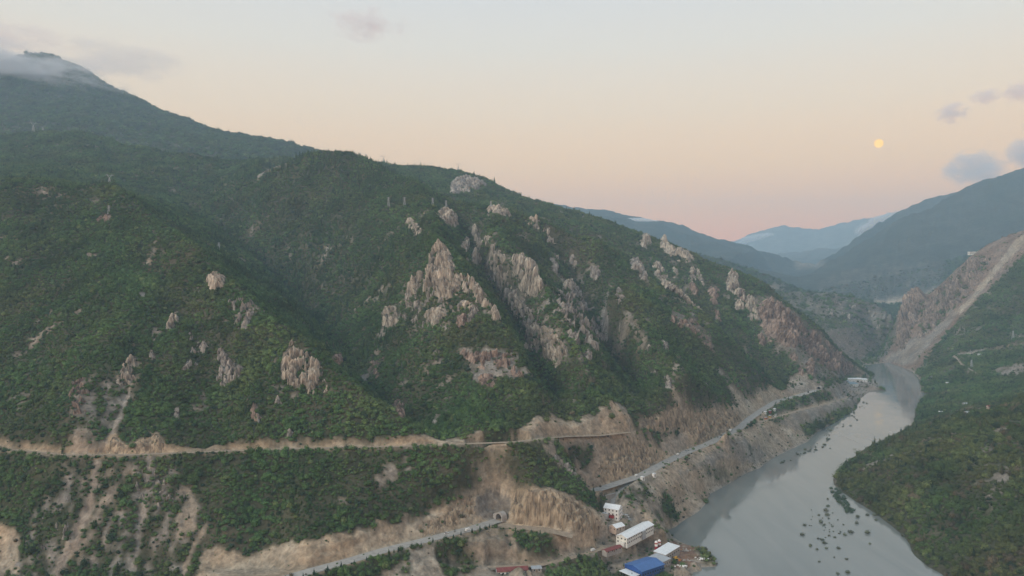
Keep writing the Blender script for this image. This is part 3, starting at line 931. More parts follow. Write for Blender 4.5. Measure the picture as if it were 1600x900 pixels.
def mobj(name, me, material=None, parent=None):
    o = bpy.data.objects.new(name, me)
    C.objects.link(o)
    if material and not me.materials:
        me.materials.append(material)
    if parent:
        o.parent = parent
    return o


def pymesh(name, v, f, smooth=False):
    me = bpy.data.meshes.new(name)
    me.from_pydata(v, [], f)
    me.update()
    if smooth:
        me.polygons.foreach_set('use_smooth', [True] * len(me.polygons))
    return me


class MB:
    """collects boxes, prisms and bars into one mesh"""

    def __init__(s):
        s.v, s.f = [], []

    def add(s, v, f):
        k = len(s.v)
        s.v += [tuple(q) for q in v]
        s.f += [tuple(i + k for i in q) for q in f]
        return s

    def box(s, x0, x1, y0, y1, z0, z1):
        v = [(x, y, z) for z in (z0, z1) for x, y in ((x0, y0), (x1, y0), (x1, y1), (x0, y1))]
        return s.add(v, [(3, 2, 1, 0), (4, 5, 6, 7), (0, 1, 5, 4), (1, 2, 6, 5), (2, 3, 7, 6), (3, 0, 4, 7)])

    def bar(s, a, b, r, n=4, r2=None):
        a, b = Vector(a), Vector(b)
        d = (b - a).normalized()
        u = d.orthogonal().normalized()
        w_ = d.cross(u)
        r2 = r if r2 is None else r2
        v = [a + (u * math.cos(2 * math.pi * k / n) + w_ * math.sin(2 * math.pi * k / n)) * r for k in range(n)]
        v += [b + (u * math.cos(2 * math.pi * k / n) + w_ * math.sin(2 * math.pi * k / n)) * r2 for k in range(n)]
        f = [(k, (k + 1) % n, n + (k + 1) % n, n + k) for k in range(n)] + [tuple(range(n - 1, -1, -1)), tuple(range(n, 2 * n))]
        return s.add(v, f)

    def extrude(s, poly, y0, y1):
        """poly in x,z; run along y"""
        n = len(poly)
        v = [(x, y0, z) for x, z in poly] + [(x, y1, z) for x, z in poly]
        f = [(k, n + k, n + (k + 1) % n, (k + 1) % n) for k in range(n)] + [tuple(range(n)), tuple(range(2 * n - 1, n - 1, -1))]
        return s.add(v, f)

    def build(s, name, material, parent=None):
        return mobj(name, pymesh(name, s.v, s.f), material, parent)


# ------------------------------------------------------------------ terrain mesh, split where the far country begins
def lerp3(a, b, t):
    return a[None, None, :] * (1 - t[..., None]) + b[None, None, :] * t[..., None]


tan, grey, red, slate = (np.array(c) for c in ((0.31, 0.246, 0.172), (0.235, 0.205, 0.17), (0.20, 0.125, 0.085), (0.180, 0.152, 0.120)))
t = TINT
soilc = np.where((t <= 1)[..., None], lerp3(tan, grey, np.clip(t, 0, 1)), np.where((t <= 1.6)[..., None], lerp3(grey, slate, np.clip((t - 1) / 0.6, 0, 1)), lerp3(slate, red, np.clip((t - 1.6) / 0.4, 0, 1))))
streak = ridged(al / 7.0, (XX * 0.82 - YY * 0.573) / 60, 3)
soilc = soilc * np.clip(0.92 + 0.42 * np.clip(fbm(XX / 22, YY / 22 + Z / 9, 5, 0.6), -1, 1) + 0.30 * streak, 0.35, 1.7)[..., None]
soilc = soilc * (1 - 0.16 * np.clip(fbm(XX / 60 + 5, YY / 60, 3) * 2, -1, 1)[..., None] * np.array((0.2, 0.6, 1.0)))
green = lerp3(np.array((0.048, 0.058, 0.028)), np.array((0.085, 0.076, 0.048)), np.clip(0.5 + fbm(XX / 90, YY / 90, 4), 0, 1))
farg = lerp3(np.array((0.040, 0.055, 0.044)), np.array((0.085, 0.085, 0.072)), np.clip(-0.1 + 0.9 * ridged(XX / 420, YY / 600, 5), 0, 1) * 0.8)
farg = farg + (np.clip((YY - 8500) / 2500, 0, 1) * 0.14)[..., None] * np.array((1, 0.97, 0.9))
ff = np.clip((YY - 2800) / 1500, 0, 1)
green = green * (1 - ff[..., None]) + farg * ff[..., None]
sn = np.clip(0.5 + 0.75 * fbm((XX * 0.9 + YY * 0.3) / 11, (YY - XX * 0.3 + 0.8 * Z) / 26, 4), 0, 1)
sm = np.where(SOIL > 0.05, np.where(SOIL < 0.9, np.clip((SOIL - sn) * 5 + 0.5, 0, 1) * 0.9, 1.0), 0)
sm = blur(sm, 1, 1)


def speck_soil(a):
    return np.clip(a, 0, 1)


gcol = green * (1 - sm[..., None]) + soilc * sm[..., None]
field = inpoly(PXG, RROW, [(1430, 694), (1470, 684), (1515, 674), (1520, 680), (1480, 690), (1440, 700)]) & (YY > 1000) & (YY < 1600)
gcol[field] = (0.13, 0.14, 0.045)
gcol = np.clip(gcol, 0.008, 0.8)


def terrain(name, j0, j1):
    nv = j1 - j0
    co_ = np.stack([XX[j0:j1], YY[j0:j1], Z[j0:j1]], -1).reshape(-1, 3).astype(np.float32)
    idx = np.arange(nv * NU).reshape(nv, NU)
    q = np.stack([idx[:-1, :-1], idx[:-1, 1:], idx[1:, 1:], idx[1:, :-1]], -1).reshape(-1, 4)
    me = bpy.data.meshes.new(name)
    me.vertices.add(len(co_))
    me.vertices.foreach_set('co', co_.ravel())
    me.loops.add(q.size)
    me.loops.foreach_set('vertex_index', q.ravel().astype(np.int32))
    me.polygons.add(len(q))
    me.polygons.foreach_set('loop_start', np.arange(0, q.size, 4, dtype=np.int32))
    me.polygons.foreach_set('use_smooth', np.ones(len(q), bool))
    me.update(calc_edges=True)
    a = me.attributes.new('ground_color', 'FLOAT_COLOR', 'POINT')
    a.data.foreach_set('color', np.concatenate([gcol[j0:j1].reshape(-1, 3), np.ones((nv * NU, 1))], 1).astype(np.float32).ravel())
    return mobj(name, me, M['mountain'] if 'mount' in name else M['ground'])


jm = int(np.searchsorted(LN, math.log(3050)))
tag(terrain('hillside_terrain', 0, jm + 1), 'steep wooded valley sides above the river', kind='structure')
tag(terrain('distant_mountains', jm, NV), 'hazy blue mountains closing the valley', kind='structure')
g_ = MB()
g_.add([(-14500, -1500, -36), (14500, -1500, -36), (14500, 16400, -36), (-14500, 16400, -36)], [(0, 1, 2, 3)])
tag(g_.build('ground', M['ground']), 'ground under and around the valley', kind='structure')


# water
def water_material():
    m = bpy.data.materials.new('murky_river_water')
    m.use_nodes = True
    n, l = m.node_tree.nodes, m.node_tree.links
    b = n['Principled BSDF']
    b.inputs['Base Color'].default_value = (0.135, 0.155, 0.145, 1)
    b.inputs['Roughness'].default_value = 0.10
    b.inputs['IOR'].default_value = 1.45
    g = n.new('ShaderNodeNewGeometry')
    t = n.new('ShaderNodeTexNoise')
    t.inputs['Scale'].default_value = 0.25
    t.inputs['Detail'].default_value = 4
    l.new(g.outputs['Position'], t.inputs['Vector'])
    bu = n.new('ShaderNodeBump')
    bu.inputs['Strength'].default_value = 0.5
    bu.inputs['Distance'].default_value = 0.02
    l.new(t.outputs['Fac'], bu.inputs['Height'])
    l.new(bu.outputs[0], b.inputs['Normal'])
    mpw = n.new('ShaderNodeMapping')
    mpw.inputs['Rotation'].default_value = (0, 0, math.radians(35))
    mpw.inputs['Scale'].default_value = (0.030, 0.006, 1)
    l.new(g.outputs['Position'], mpw.inputs[0])
    t3 = n.new('ShaderNodeTexNoise')
    t3.inputs['Scale'].default_value = 1.0
    t3.inputs['Detail'].default_value = 7
    t3.inputs['Distortion'].default_value = 0.8
    l.new(mpw.outputs[0], t3.inputs['Vector'])
    cr = n.new('ShaderNodeValToRGB')
    cr.color_ramp.elements[0].position, cr.color_ramp.elements[0].color = 0.3, (0.145, 0.162, 0.152, 1)
    cr.color_ramp.elements[1].position, cr.color_ramp.elements[1].color = 0.75, (0.195, 0.205, 0.188, 1)
    l.new(t3.outputs['Fac'], cr.inputs[0])
    l.new(cr.outputs[0], b.inputs['Base Color'])
    # patches of smoother and rougher water
    t2 = n.new('ShaderNodeTexNoise')
    t2.inputs['Scale'].default_value = 0.012
    t2.inputs['Detail'].default_value = 5
    t2.inputs['Distortion'].default_value = 1.2
    l.new(g.outputs['Position'], t2.inputs['Vector'])
    mp = n.new('ShaderNodeMapRange')
    mp.inputs[1].default_value, mp.inputs[2].default_value = 0.35, 0.7
    mp.inputs[3].default_value, mp.inputs[4].default_value = 0.03, 0.14
    l.new(t2.outputs['Fac'], mp.inputs[0])
    l.new(mp.outputs[0], b.inputs['Roughness'])
    return m


g_ = MB()
g_.add([(-400, 380, 0), (2600, 380, 0), (2600, 3100, 0), (-400, 3100, 0)], [(0, 1, 2, 3)])
tag(g_.build('river_water', water_material()), 'wide grey-green river winding away up the valley', kind='structure')


# road ribbons
def ribbon(name, key, material, label, lift=0.12, w=None):
    A, hw = ROADS[key]
    hw = w or hw
    v, f = [], []
    for k in range(len(A)):
        a, b = A[max(0, k - 1)], A[min(len(A) - 1, k + 1)]
        d = np.array([b[0] - a[0], b[1] - a[1]])
        d /= max(1e-6, np.linalg.norm(d))
        nx, ny = -d[1], d[0]
        v += [(A[k][0] + nx * hw, A[k][1] + ny * hw, A[k][2] + lift), (A[k][0] - nx * hw, A[k][1] - ny * hw, A[k][2] + lift)]
        if k:
            f.append((2 * k - 2, 2 * k - 1, 2 * k + 1, 2 * k))
    return tag(mobj(name, pymesh(name, v, f), material), label, kind='structure')


ribbon('road', 'low', M['asphalt'], 'paved valley road climbing to the tunnel by the quarry')
ribbon('road', 'two', M['asphalt'], 'paved road running along the river bank to a tunnel')
ribbon('dirt_road', 'up', M['gravel'], 'unpaved road cut straight across the wooded slope')
ribbon('road', 'branch', M['asphalt'], 'narrow paved road bending down to the white house')
ribbon('dirt_road', 'yard', M['gravel'], 'gravel yard road under the quarry face')
ribbon('dirt_road', 'track', M['gravel'], 'earth track leading to the long white building')
ribbon('dirt_road', 'site', M['gravel'], 'earth track running to the far works by the river')
ribbon('dirt_road', 'spur', M['gravel'], 'short track climbing the hillock above the quarry')
ribbon('dirt_road', 'right_track', M['gravel'], 'level track across the far right slope')
ribbon('dirt_road', 'right_track_two', M['gravel'], 'pale zigzag track on the far right slope')
# ------------------------------------------------------------------ rock outcrops


def hull(seed, n=17):
    r = random.Random(seed)
    bm = bmesh.new()
    for k in range(n):
        a, u = r.uniform(0, 2 * math.pi), r.uniform(-1, 1)
        s = math.sqrt(1 - u * u) * r.uniform(0.75, 1.0)
        if u > 0:
            s *= 1 - 0.45 * u
        bm.verts.new((s * math.cos(a), s * math.sin(a), u * r.uniform(0.8, 1.05)))
    o = bmesh.ops.convex_hull(bm, input=bm.verts)
    bmesh.ops.delete(bm, geom=[g for g in set(o['geom_interior'] + o['geom_unused']) if isinstance(g, bmesh.types.BMVert)], context='VERTS')
    bm.verts.index_update()
    V = np.array([v.co[:] for v in bm.verts])
    Fc = [tuple(v.index for v in f.verts) for f in bm.faces]
    bm.free()
    return V, Fc


HULLS = [hull(s) for s in range(16)]


def worley(u, v, seed=0):
    """distance to the nearest and second cell point, cell value, and place inside the cell"""
    iu, iv = np.floor(u).astype(np.int64), np.floor(v).astype(np.int64)
    f1 = np.full(u.shape, 9.0)
    f2 = np.full(u.shape, 9.0)
    val = np.zeros(u.shape)
    dv = np.zeros(u.shape)
    du = np.zeros(u.shape)
    for a in (-1, 0, 1):
        for b in (-1, 0, 1):
            h = _perm[_perm[(iu + a + seed) & 255] + ((iv + b) & 255)]
            h2 = _perm[(h + 71) & 255]
            h3 = _perm[(h2 + 13) & 255]
            x = iu + a + h / 256.0 - u
            y = iv + b + h2 / 256.0 - v
            d = np.sqrt(x * x + y * y)
            n1 = d < f1
            f2 = np.where(n1, f1, np.minimum(f2, d))
            val = np.where(n1, h3 / 256.0, val)
            dv = np.where(n1, y, dv)
            du = np.where(n1, x * np.where(h > 128, 1, -1), du)
            f1 = np.where(n1, d, f1)
    return f1, f2, val, du, dv


def crag(poly, ymin, ymax, label, material='rock_tan', step=5.5, size=1.0, tall=1.7, fill=1.0, seed=0):
    """a continuous, deeply fissured rock surface growing out of the slope"""
    m = inpoly(PXG, RROW, poly) & (YY > ymin) & (YY < ymax) & (RROW <= RUN + 2)
    if not m.any():
        return None
    j, i = np.nonzero(m)
    y0, y1 = LN[max(0, j.min() - 4)], LN[min(NV - 1, j.max() + 4)]
    pxs = np.arange(PXC[max(0, i.min() - 4)], PXC[min(NU - 1, i.max() + 4)], 1.5)
    lns = np.arange(y0, y1, 0.0021)
    P_, L_ = np.meshgrid(pxs, lns)
    uu = np.clip((P_ - PXC[0]) / DP, 0, NU - 1.001)
    vv = np.clip(np.interp(L_, LN, np.arange(NV)), 0, NV - 1.001)
    a, b = uu.astype(int), vv.astype(int)
    fu, fv = uu - a, vv - b
    z = (Z[b, a] * (1 - fu) + Z[b, a + 1] * fu) * (1 - fv) + (Z[b + 1, a] * (1 - fu) + Z[b + 1, a + 1] * fu) * fv
    y = np.exp(L_)
    x = (P_ - 800) / F * y
    rr = row(z, y)
    e = float(y.mean()) / F
    nx_ = fbm(x / 8 + seed, y / 11, 3) * 5
    w = inpoly(P_ + nx_, rr + fbm(x / 8, y / 11 + seed, 3) * 4, poly) * 1.0
    w = blur(w, 2, 2)
    gxm, gym = float(gxw[m].mean()), float(gyw[m].mean())
    g = math.hypot(gxm, gym) + 1e-6
    s_ = np.array([gxm, gym]) / g
    u = (-s_[1] * x + s_[0] * y)
    v = (s_[0] * x + s_[1] * y) * 0.55 + z * 1.15
    wx = fbm(x / 14 + 3, z / 14, 3) * 5
    qsz = j
    S = step * e * size * (2.3 if len(qsz) > 2500 else 1.8)
    f1, f2, va, du, dv = worley((u + wx + 0.3 * v) / S, (v - wx) / (S * 1.2), seed)
    g1, g2, vb, du2, dv2 = worley((u - wx - 0.25 * v) / (S * .42), v / (S * .5), seed + 9)
    h = (0.25 + 0.9 * va) * np.clip((f2 - f1) * 3.2, 0, 1) ** 0.6 + 0.35 * du - 0.30 * dv
    h = h + 0.34 * (vb - 0.3) * np.clip((g2 - g1) * 3, 0, 1) + 0.2 * du2 + 0.12 * fbm(x / 2.5, z / 2.5, 2) + 0.10 * np.abs(((v + 0.4 * u + wx) / (S * 0.55)) % 1.0 - 0.5)
    tone = (0.62 + 0.62 * va) * (0.8 + 0.4 * vb) * (1 + 0.3 * fbm(u / (S * 2), v / (S * 4), 3))
    def gapf(u_, v_):
        return np.clip((fbm(u_ / (S * 1.7) + seed * 3.1, v_ / (S * 2.8), 4, 0.6) + 0.75 * fill - 0.46) * 6, 0, 1)
    gap = gapf(u, v)
    wk = w * gap
    A_ = S * tall * 0.60
    d_ = A_ * (h + 0.15) * wk - A_ * 0.55 * (1 - wk)
    nn = math.sqrt(1 + g * g)
    dx_, dy_, dz_ = -gxm / nn * .55, -gym / nn * .55, 1 / nn * .55 + .5
    V = np.stack([x + dx_ * d_, y + dy_ * d_, z + dz_ * d_], -1)
    keep = (w > 0.03) & (d_ > -A_ * 0.6)
    q = keep[:-1, :-1] & keep[1:, :-1] & keep[:-1, 1:] & keep[1:, 1:]
    # keep one connected body
    lab_ = np.where(q, np.arange(q.size).reshape(q.shape), -1)
    while True:
        nb = lab_.copy()
        nb[1:] = np.maximum(nb[1:], lab_[:-1])
        nb[:-1] = np.maximum(nb[:-1], lab_[1:])
        nb[:, 1:] = np.maximum(nb[:, 1:], lab_[:, :-1])
        nb[:, :-1] = np.maximum(nb[:, :-1], lab_[:, 1:])
        nb = np.where(q, nb, -1)
        # jump along labels to converge quickly
        fl = nb.ravel()
        ok_ = fl >= 0
        fl2 = fl.copy()
        fl2[ok_] = np.maximum(fl[ok_], fl[fl[ok_]])
        nb = fl2.reshape(nb.shape)
        if (nb == lab_).all():
            break
        lab_ = nb
    if q.any():
        ids, cts = np.unique(lab_[q], return_counts=True)
        q = q & (lab_ == ids[np.argmax(cts)])
    idx = np.arange(V.shape[0] * V.shape[1]).reshape(V.shape[:2])
    qa = np.stack([idx[:-1, :-1], idx[:-1, 1:], idx[1:, 1:], idx[1:, :-1]], -1)[q]
    if not len(qa):
        return None
    used, inv = np.unique(qa.ravel(), return_inverse=True)
    vc = V.reshape(-1, 3)[used]
    c = vc.mean(0)
    c[2] = vc[:, 2].min()
    me = pymesh('rock_outcrop', (vc - c).tolist(), inv.reshape(-1, 4).tolist())
    ta = me.attributes.new('tone', 'FLOAT', 'POINT')
    ta.data.foreach_set('value', tone.ravel()[used].astype(np.float32))
    o = mobj('rock_outcrop', me, M[material])
    o.location = c
    ug = (-s_[1] * XX[m] + s_[0] * YY[m])
    vg = (s_[0] * XX[m] + s_[1] * YY[m]) * 0.55 + Z[m] * 1.15
    TREE[m] = np.where(gapf(ug, vg) > 0.45, TREE[m] * 0.06, np.maximum(TREE[m], 0.6))
    return tag(o, label, 'rock outcrop', 'rock outcrops on the valley slopes')


CRAGS = [
    ([(798, 770), (830, 765), (860, 766), (905, 786), (935, 806), (946, 830), (900, 826), (850, 822), (802, 818)], 700, 830, 'sheer tan quarry face under the wooded hillock', 'rock_cut', 5.5, 0.9, 0.6, 1.3),
    ([(930, 742), (950, 708), (975, 690), (995, 684), (1034, 714), (1000, 738), (945, 757)], 840, 1010, 'layered tan cutting left of the road fork', 'rock_cut', 4.5, 0.8, 0.75, 1.2),
    ([(1001, 657), (1030, 646), (1060, 642), (1105, 645), (1150, 644), (1162, 655), (1110, 687), (1086, 699), (1078, 674), (1004, 669)], 950, 1320, 'long broken orange-tan cutting above the riverside road', 'rock_cut', 4.5, 0.85, 0.9, 1.1),
    ([(160, 708), (178, 680), (195, 697), (215, 690), (235, 677), (250, 679), (260, 702), (220, 709)], 720, 860, 'pale peaked cutting on the upper road below the landslide scar', 'rock_cut', 4.5, 0.7, 0.8, 1.2),
    ([(640, 838), (668, 815), (700, 798), (740, 772), (745, 800), (700, 824)], 680, 790, 'rough tan bank between forest and lower road near the tunnel', 'rock_cut', 4.5, 0.7, 0.6, 1.0),
    ([(640, 450), (664, 440), (700, 470), (740, 470), (770, 492), (772, 508), (720, 506), (690, 516), (650, 508), (620, 500), (625, 476)], 1000, 1500, 'low broken grey rocks spread through the scrub under the big crag', 'rock_grey', 6.0, 0.9, 1.2, 0.52),
    ([(755, 400), (800, 440), (830, 480), (850, 500), (840, 520), (815, 505), (785, 465), (762, 430)], 1050, 1800, 'grey broken wall filling the foot of the jagged cliff', 'rock_grey', 5.5, 0.95, 1.5, 0.62),
    ([(845, 470), (880, 450), (930, 470), (950, 520), (930, 560), (895, 540), (870, 500)], 1050, 1700, 'grey outcrops broken up by scrub right of the jagged cliff', 'rock_grey', 5.5, 0.85, 1.3, 0.45),
    ([(676, 396), (682, 384), (689, 377), (697, 390), (707, 400), (712, 425), (722, 438), (716, 462), (700, 470), (684, 462), (668, 470), (660, 448), (668, 425), (670, 408)], 1000, 1600, 'pointed summit block of the big tan crag in the middle of the mountain', 'rock_tan', 6.0, 1.0, 2.0, 0.95),
    ([(712, 425), (722, 428), (748, 446), (772, 478), (783, 500), (774, 504), (752, 478), (735, 462), (716, 448)], 1000, 1600, 'long tan rib falling right from the summit of the big crag', 'rock_tan', 5.5, 1.0, 1.8, 0.95),
    ([(655, 424), (666, 428), (652, 452), (648, 478), (636, 488), (628, 470), (642, 444)], 1000, 1600, 'tan slab left of the summit block of the big crag', 'rock_tan', 5.5, 1.0, 1.8, 0.9),
    ([(596, 492), (610, 478), (622, 482), (624, 502), (612, 516), (600, 510)], 1000, 1500, 'tan knob at the left foot of the big crag', 'rock_tan', 5.5, 1.0, 1.6, 0.95),
    ([(664, 492), (680, 480), (696, 484), (700, 502), (686, 512), (668, 508)], 1000, 1500, 'rounded tan block at the middle foot of the big crag', 'rock_tan', 5.5, 1.0, 1.3, 0.95),
    ([(710, 498), (724, 490), (736, 496), (730, 508), (714, 512)], 1000, 1500, 'reddish block at the right foot of the big crag', 'rock_red', 5.0, 1.0, 1.3, 0.9),
    ([(718, 470), (738, 474), (748, 490), (736, 486), (722, 480)], 1000, 1500, 'small slab under the right rib of the big crag', 'rock_tan', 5.0, 0.9, 1.3, 0.9),
    ([(734, 350), (744, 354), (752, 380), (754, 404), (744, 418), (736, 410), (742, 384)], 1100, 1900, 'tall needle-like left rib of the jagged cliff', 'rock_tan', 5.5, 1.0, 2.0, 0.95),
    ([(724, 376), (730, 366), (734, 380), (728, 394), (720, 390)], 1100, 1900, 'narrow rock needle between the two big crags', 'rock_tan', 4.5, 1.0, 2.0, 1.0),
    ([(752, 362), (770, 378), (790, 398), (794, 425), (790, 450), (778, 440), (770, 418), (758, 392)], 1100, 1800, 'broad middle wall of the jagged cliff', 'rock_tan', 5.5, 1.0, 1.8, 0.85),
    ([(800, 405), (816, 402), (840, 422), (850, 446), (842, 466), (826, 470), (812, 450), (802, 430)], 1100, 1800, 'bulging tan tower at the right end of the jagged cliff', 'rock_tan', 5.5, 1.05, 1.9, 0.95),
    ([(786, 456), (800, 450), (814, 470), (820, 490), (808, 500), (796, 480)], 1050, 1700, 'broken tan rocks under the bulging tower', 'rock_tan', 5.0, 1.0, 1.6, 0.8),
    ([(800, 470), (820, 495), (835, 530), (825, 560), (810, 520), (795, 490)], 1000, 1600, 'narrow line of tan rocks below the tall jagged cliff', 'rock_tan', 5.5, 0.9, 1.7, 0.5),
    ([(828, 505), (860, 512), (886, 538), (892, 562), (872, 574), (842, 558), (818, 530)], 950, 1500, 'streaked tan cliff low on the mountain below the tall jagged cliff', 'rock_tan', 5.5, 1.0, 1.8, 0.7),
    ([(683, 330), (692, 325), (706, 331), (719, 344), (712, 358), (698, 352), (685, 340)], 1400, 2000, 'pale double rock above the pyramid-shaped crag', 'rock_tan', 5.0, 1.0, 1.4, 0.95),
    ([(632, 346), (642, 340), (652, 352), (664, 367), (650, 368), (636, 354)], 1300, 2000, 'small slanting pale rock up left of the pyramid-shaped crag', 'rock_tan', 5.0, 0.95, 1.4, 0.95),
    ([(703, 288), (712, 280), (726, 276), (745, 280), (762, 288), (752, 296), (735, 300), (722, 300), (712, 306), (703, 300)], 2000, 2700, 'broad pale rock face near the skyline under a pylon', 'rock_grey', 4.5, 1.0, 1.2, 1.0),
    ([(756, 328), (772, 322), (792, 328), (802, 340), (782, 338), (765, 334)], 1500, 2100, 'low tan rocks on the central mountain shoulder', 'rock_tan', 4.5, 0.9, 1.4, 0.85),
    ([(816, 342), (835, 340), (862, 356), (864, 368), (838, 362), (822, 352)], 1500, 2100, 'row of tan rocks stepping down right of the shoulder', 'rock_tan', 4.5, 0.95, 1.5, 0.75),
    ([(850, 372), (872, 378), (890, 400), (900, 430), (880, 425), (860, 400)], 1400, 2000, 'scattered small rocks on the slope right of the tall jagged cliff', 'rock_grey', 5.5, 0.8, 1.4, 0.35),
    ([(880, 440), (895, 436), (900, 450), (890, 458), (878, 452)], 1300, 1800, 'solitary pale rock in the scrub right of the jagged cliffs', 'rock_tan', 5.0, 0.9, 1.6, 0.8),
    ([(962, 503), (970, 502), (976, 530), (972, 538), (964, 520)], 1200, 1700, 'thin pale rock needle on the wooded slope', 'rock_grey', 4.0, 0.8, 2.0, 1.0),
    ([(1028, 380), (1045, 383), (1070, 392), (1092, 406), (1072, 412), (1048, 402), (1034, 390)], 2000, 2500, 'pale rocks just below the crest of the back ridge', 'rock_tan', 4.5, 1.0, 1.4, 0.85),
    ([(983, 406), (996, 404), (1004, 420), (1014, 442), (1002, 438), (986, 422)], 1600, 2300, 'slim rock rib left of the back ridge crags', 'rock_grey', 4.5, 1.0, 1.6, 0.8),
    ([(1017, 410), (1034, 414), (1046, 440), (1066, 456), (1086, 480), (1104, 502), (1092, 504), (1064, 480), (1038, 454), (1020, 430)], 1600, 2300, 'long tan rock rib slanting down the back ridge', 'rock_tan', 4.5, 1.0, 1.6, 0.75),
    ([(1045, 492), (1085, 500), (1108, 528), (1122, 572), (1104, 560), (1074, 530), (1050, 515)], 1400, 1900, 'reddish bare rock slab above the riverside road', 'rock_red', 5.0, 0.8, 1.1, 0.5),
    ([(1108, 466), (1120, 470), (1136, 500), (1128, 508), (1114, 490)], 1600, 2300, 'reddish rocks in the gully of the back ridge', 'rock_red', 4.5, 0.9, 1.6, 0.7),
    ([(1142, 455), (1162, 452), (1182, 478), (1190, 505), (1172, 500), (1155, 472)], 1700, 2300, 'tan buttress above the reddish river cliffs', 'rock_tan', 4.5, 1.0, 1.6, 0.7),
    ([(1180, 482), (1200, 468), (1240, 492), (1258, 515), (1250, 545), (1220, 540), (1190, 512)], 1600, 2300, 'tall reddish cliff high above the tunnel portal', 'rock_red', 5.0, 1.05, 1.9, 0.85),
    ([(1252, 512), (1280, 520), (1312, 552), (1338, 580), (1318, 588), (1282, 570), (1255, 545)], 1700, 2350, 'reddish rock nose falling to the river bend', 'rock_red', 4.5, 1.05, 1.7, 0.8),
    ([(714, 548), (740, 546), (762, 552), (782, 548), (806, 556), (824, 592), (806, 590), (786, 572), (752, 576), (722, 556)], 900, 1300, 'low band of reddish-tan cliff in the lower forest', 'rock_red', 5.5, 0.95, 1.4, 0.75),
    ([(744, 582), (768, 584), (778, 604), (752, 607)], 900, 1250, 'flat brown slab below the low band of cliff', 'rock_red', 5.0, 0.9, 1.0, 0.85),
    ([(578, 560), (598, 556), (600, 572), (584, 578)], 900, 1300, 'small brown rock beside the dark gully', 'rock_red', 5.0, 0.8, 1.1, 0.7),
    ([(322, 432), (336, 424), (352, 432), (352, 446), (344, 460), (330, 456), (324, 446)], 900, 1400, 'topmost tan rock knob on the left spur', 'rock_tan', 5.5, 1.0, 1.5, 1.0),
    ([(303, 446), (312, 446), (316, 458), (308, 458)], 900, 1400, 'small grey rock left of the rock knob on the spur', 'rock_grey', 4.5, 0.8, 1.3, 0.9),
    ([(355, 470), (376, 466), (396, 472), (396, 492), (386, 516), (364, 514), (370, 492)], 900, 1300, 'broken grey rocks below the knob on the left spur', 'rock_grey', 5.5, 0.95, 1.4, 0.75),
    ([(256, 512), (266, 492), (278, 484), (280, 500), (264, 520)], 850, 1300, 'pale pointed rock left of the spur rocks', 'rock_tan', 4.5, 0.95, 1.8, 0.95),
    ([(294, 518), (308, 524), (326, 540), (312, 562), (292, 586), (280, 580), (300, 552)], 800, 1200, 'grey-brown rock strip slanting down the left slope', 'rock_grey', 5.5, 0.85, 1.2, 0.65),
    ([(348, 578), (362, 560), (376, 566), (386, 584), (376, 604), (358, 598)], 780, 1150, 'rounded brown rock in the lower left forest', 'rock_grey', 5.5, 0.95, 1.4, 0.8),
    ([(438, 568), (448, 545), (462, 530), (474, 552), (500, 568), (512, 610), (482, 618), (456, 606), (440, 592)], 780, 1150, 'big broken tan crag on the tail of the left spur', 'rock_tan', 6.0, 1.0, 1.6, 0.82),
    ([(384, 620), (398, 630), (412, 655), (392, 656)], 760, 1000, 'brown rock fin above the upper road', 'rock_red', 5.0, 0.95, 1.4, 0.85),
    ([(427, 618), (438, 618), (440, 632), (430, 632)], 760, 1050, 'single boulder under the big broken crag', 'rock_grey', 5.0, 0.9, 1.5, 0.9),
    ([(106, 602), (134, 588), (142, 606), (134, 650), (108, 656)], 760, 1000, 'crumbling rock wall at the left side of the landslide scar', 'rock_red', 5.5, 0.85, 1.3, 0.6),
    ([(194, 562), (206, 553), (216, 564), (214, 590), (200, 606), (182, 602)], 780, 1050, 'pale rock head at the top of the landslide scar', 'rock_tan', 5.0, 0.9, 1.6, 0.85),
    ([(272, 630), (282, 640), (280, 656), (272, 654)], 760, 1000, 'small grey rock tooth above the upper road', 'rock_grey', 4.5, 0.9, 1.7, 0.9),
    ([(200, 730), (250, 728), (280, 765), (268, 800), (235, 800), (212, 780)], 600, 800, 'grey scree blocks below the upper road', 'rock_grey', 6.0, 0.55, 1.0, 0.45),
    ([(60, 790), (110, 760), (130, 800), (100, 860), (50, 870)], 600, 800, 'grey boulders on the bare gully side at lower left', 'rock_grey', 7.0, 0.5, 0.9, 0.35),
    ([(858, 705), (872, 712), (905, 740), (915, 755), (900, 748), (870, 722)], 780, 950, 'grey rock rib along the hillock beside the gully', 'rock_grey', 4.5, 0.8, 1.3, 0.8),
    ([(148, 340), (160, 334), (176, 336), (170, 346), (152, 350)], 1100, 1600, 'bare tan knoll near the pylon on the left ridge', 'rock_red', 5.0, 0.8, 0.9, 0.8),
    ([(1404, 545), (1400, 512), (1412, 474), (1426, 458), (1442, 455), (1446, 470), (1424, 520), (1412, 550)], 2500, 3100, 'blunt grey-brown rock tower by the river narrows', 'rock_pink', 4.5, 1.2, 1.8, 0.95),
    ([(1440, 480), (1470, 450), (1520, 402), (1548, 404), (1530, 440), (1490, 485), (1450, 525), (1430, 530)], 2400, 3100, 'brown landslide cliff under the white building', 'rock_pink', 5.0, 0.95, 1.3, 0.7),
    ([(1285, 470), (1340, 470), (1385, 490), (1392, 520), (1340, 520), (1290, 495)], 2600, 3400, 'grey rocks strewn over the dark hill in the gorge', 'rock_grey', 5.0, 0.7, 1.2, 0.35),
]
for k, c in enumerate(CRAGS):
    poly, y0, y1, lab, mt, st, sz, tl, fl = c
    crag(poly, y0, y1, lab, mt, st, sz, tl, fl, seed=k)

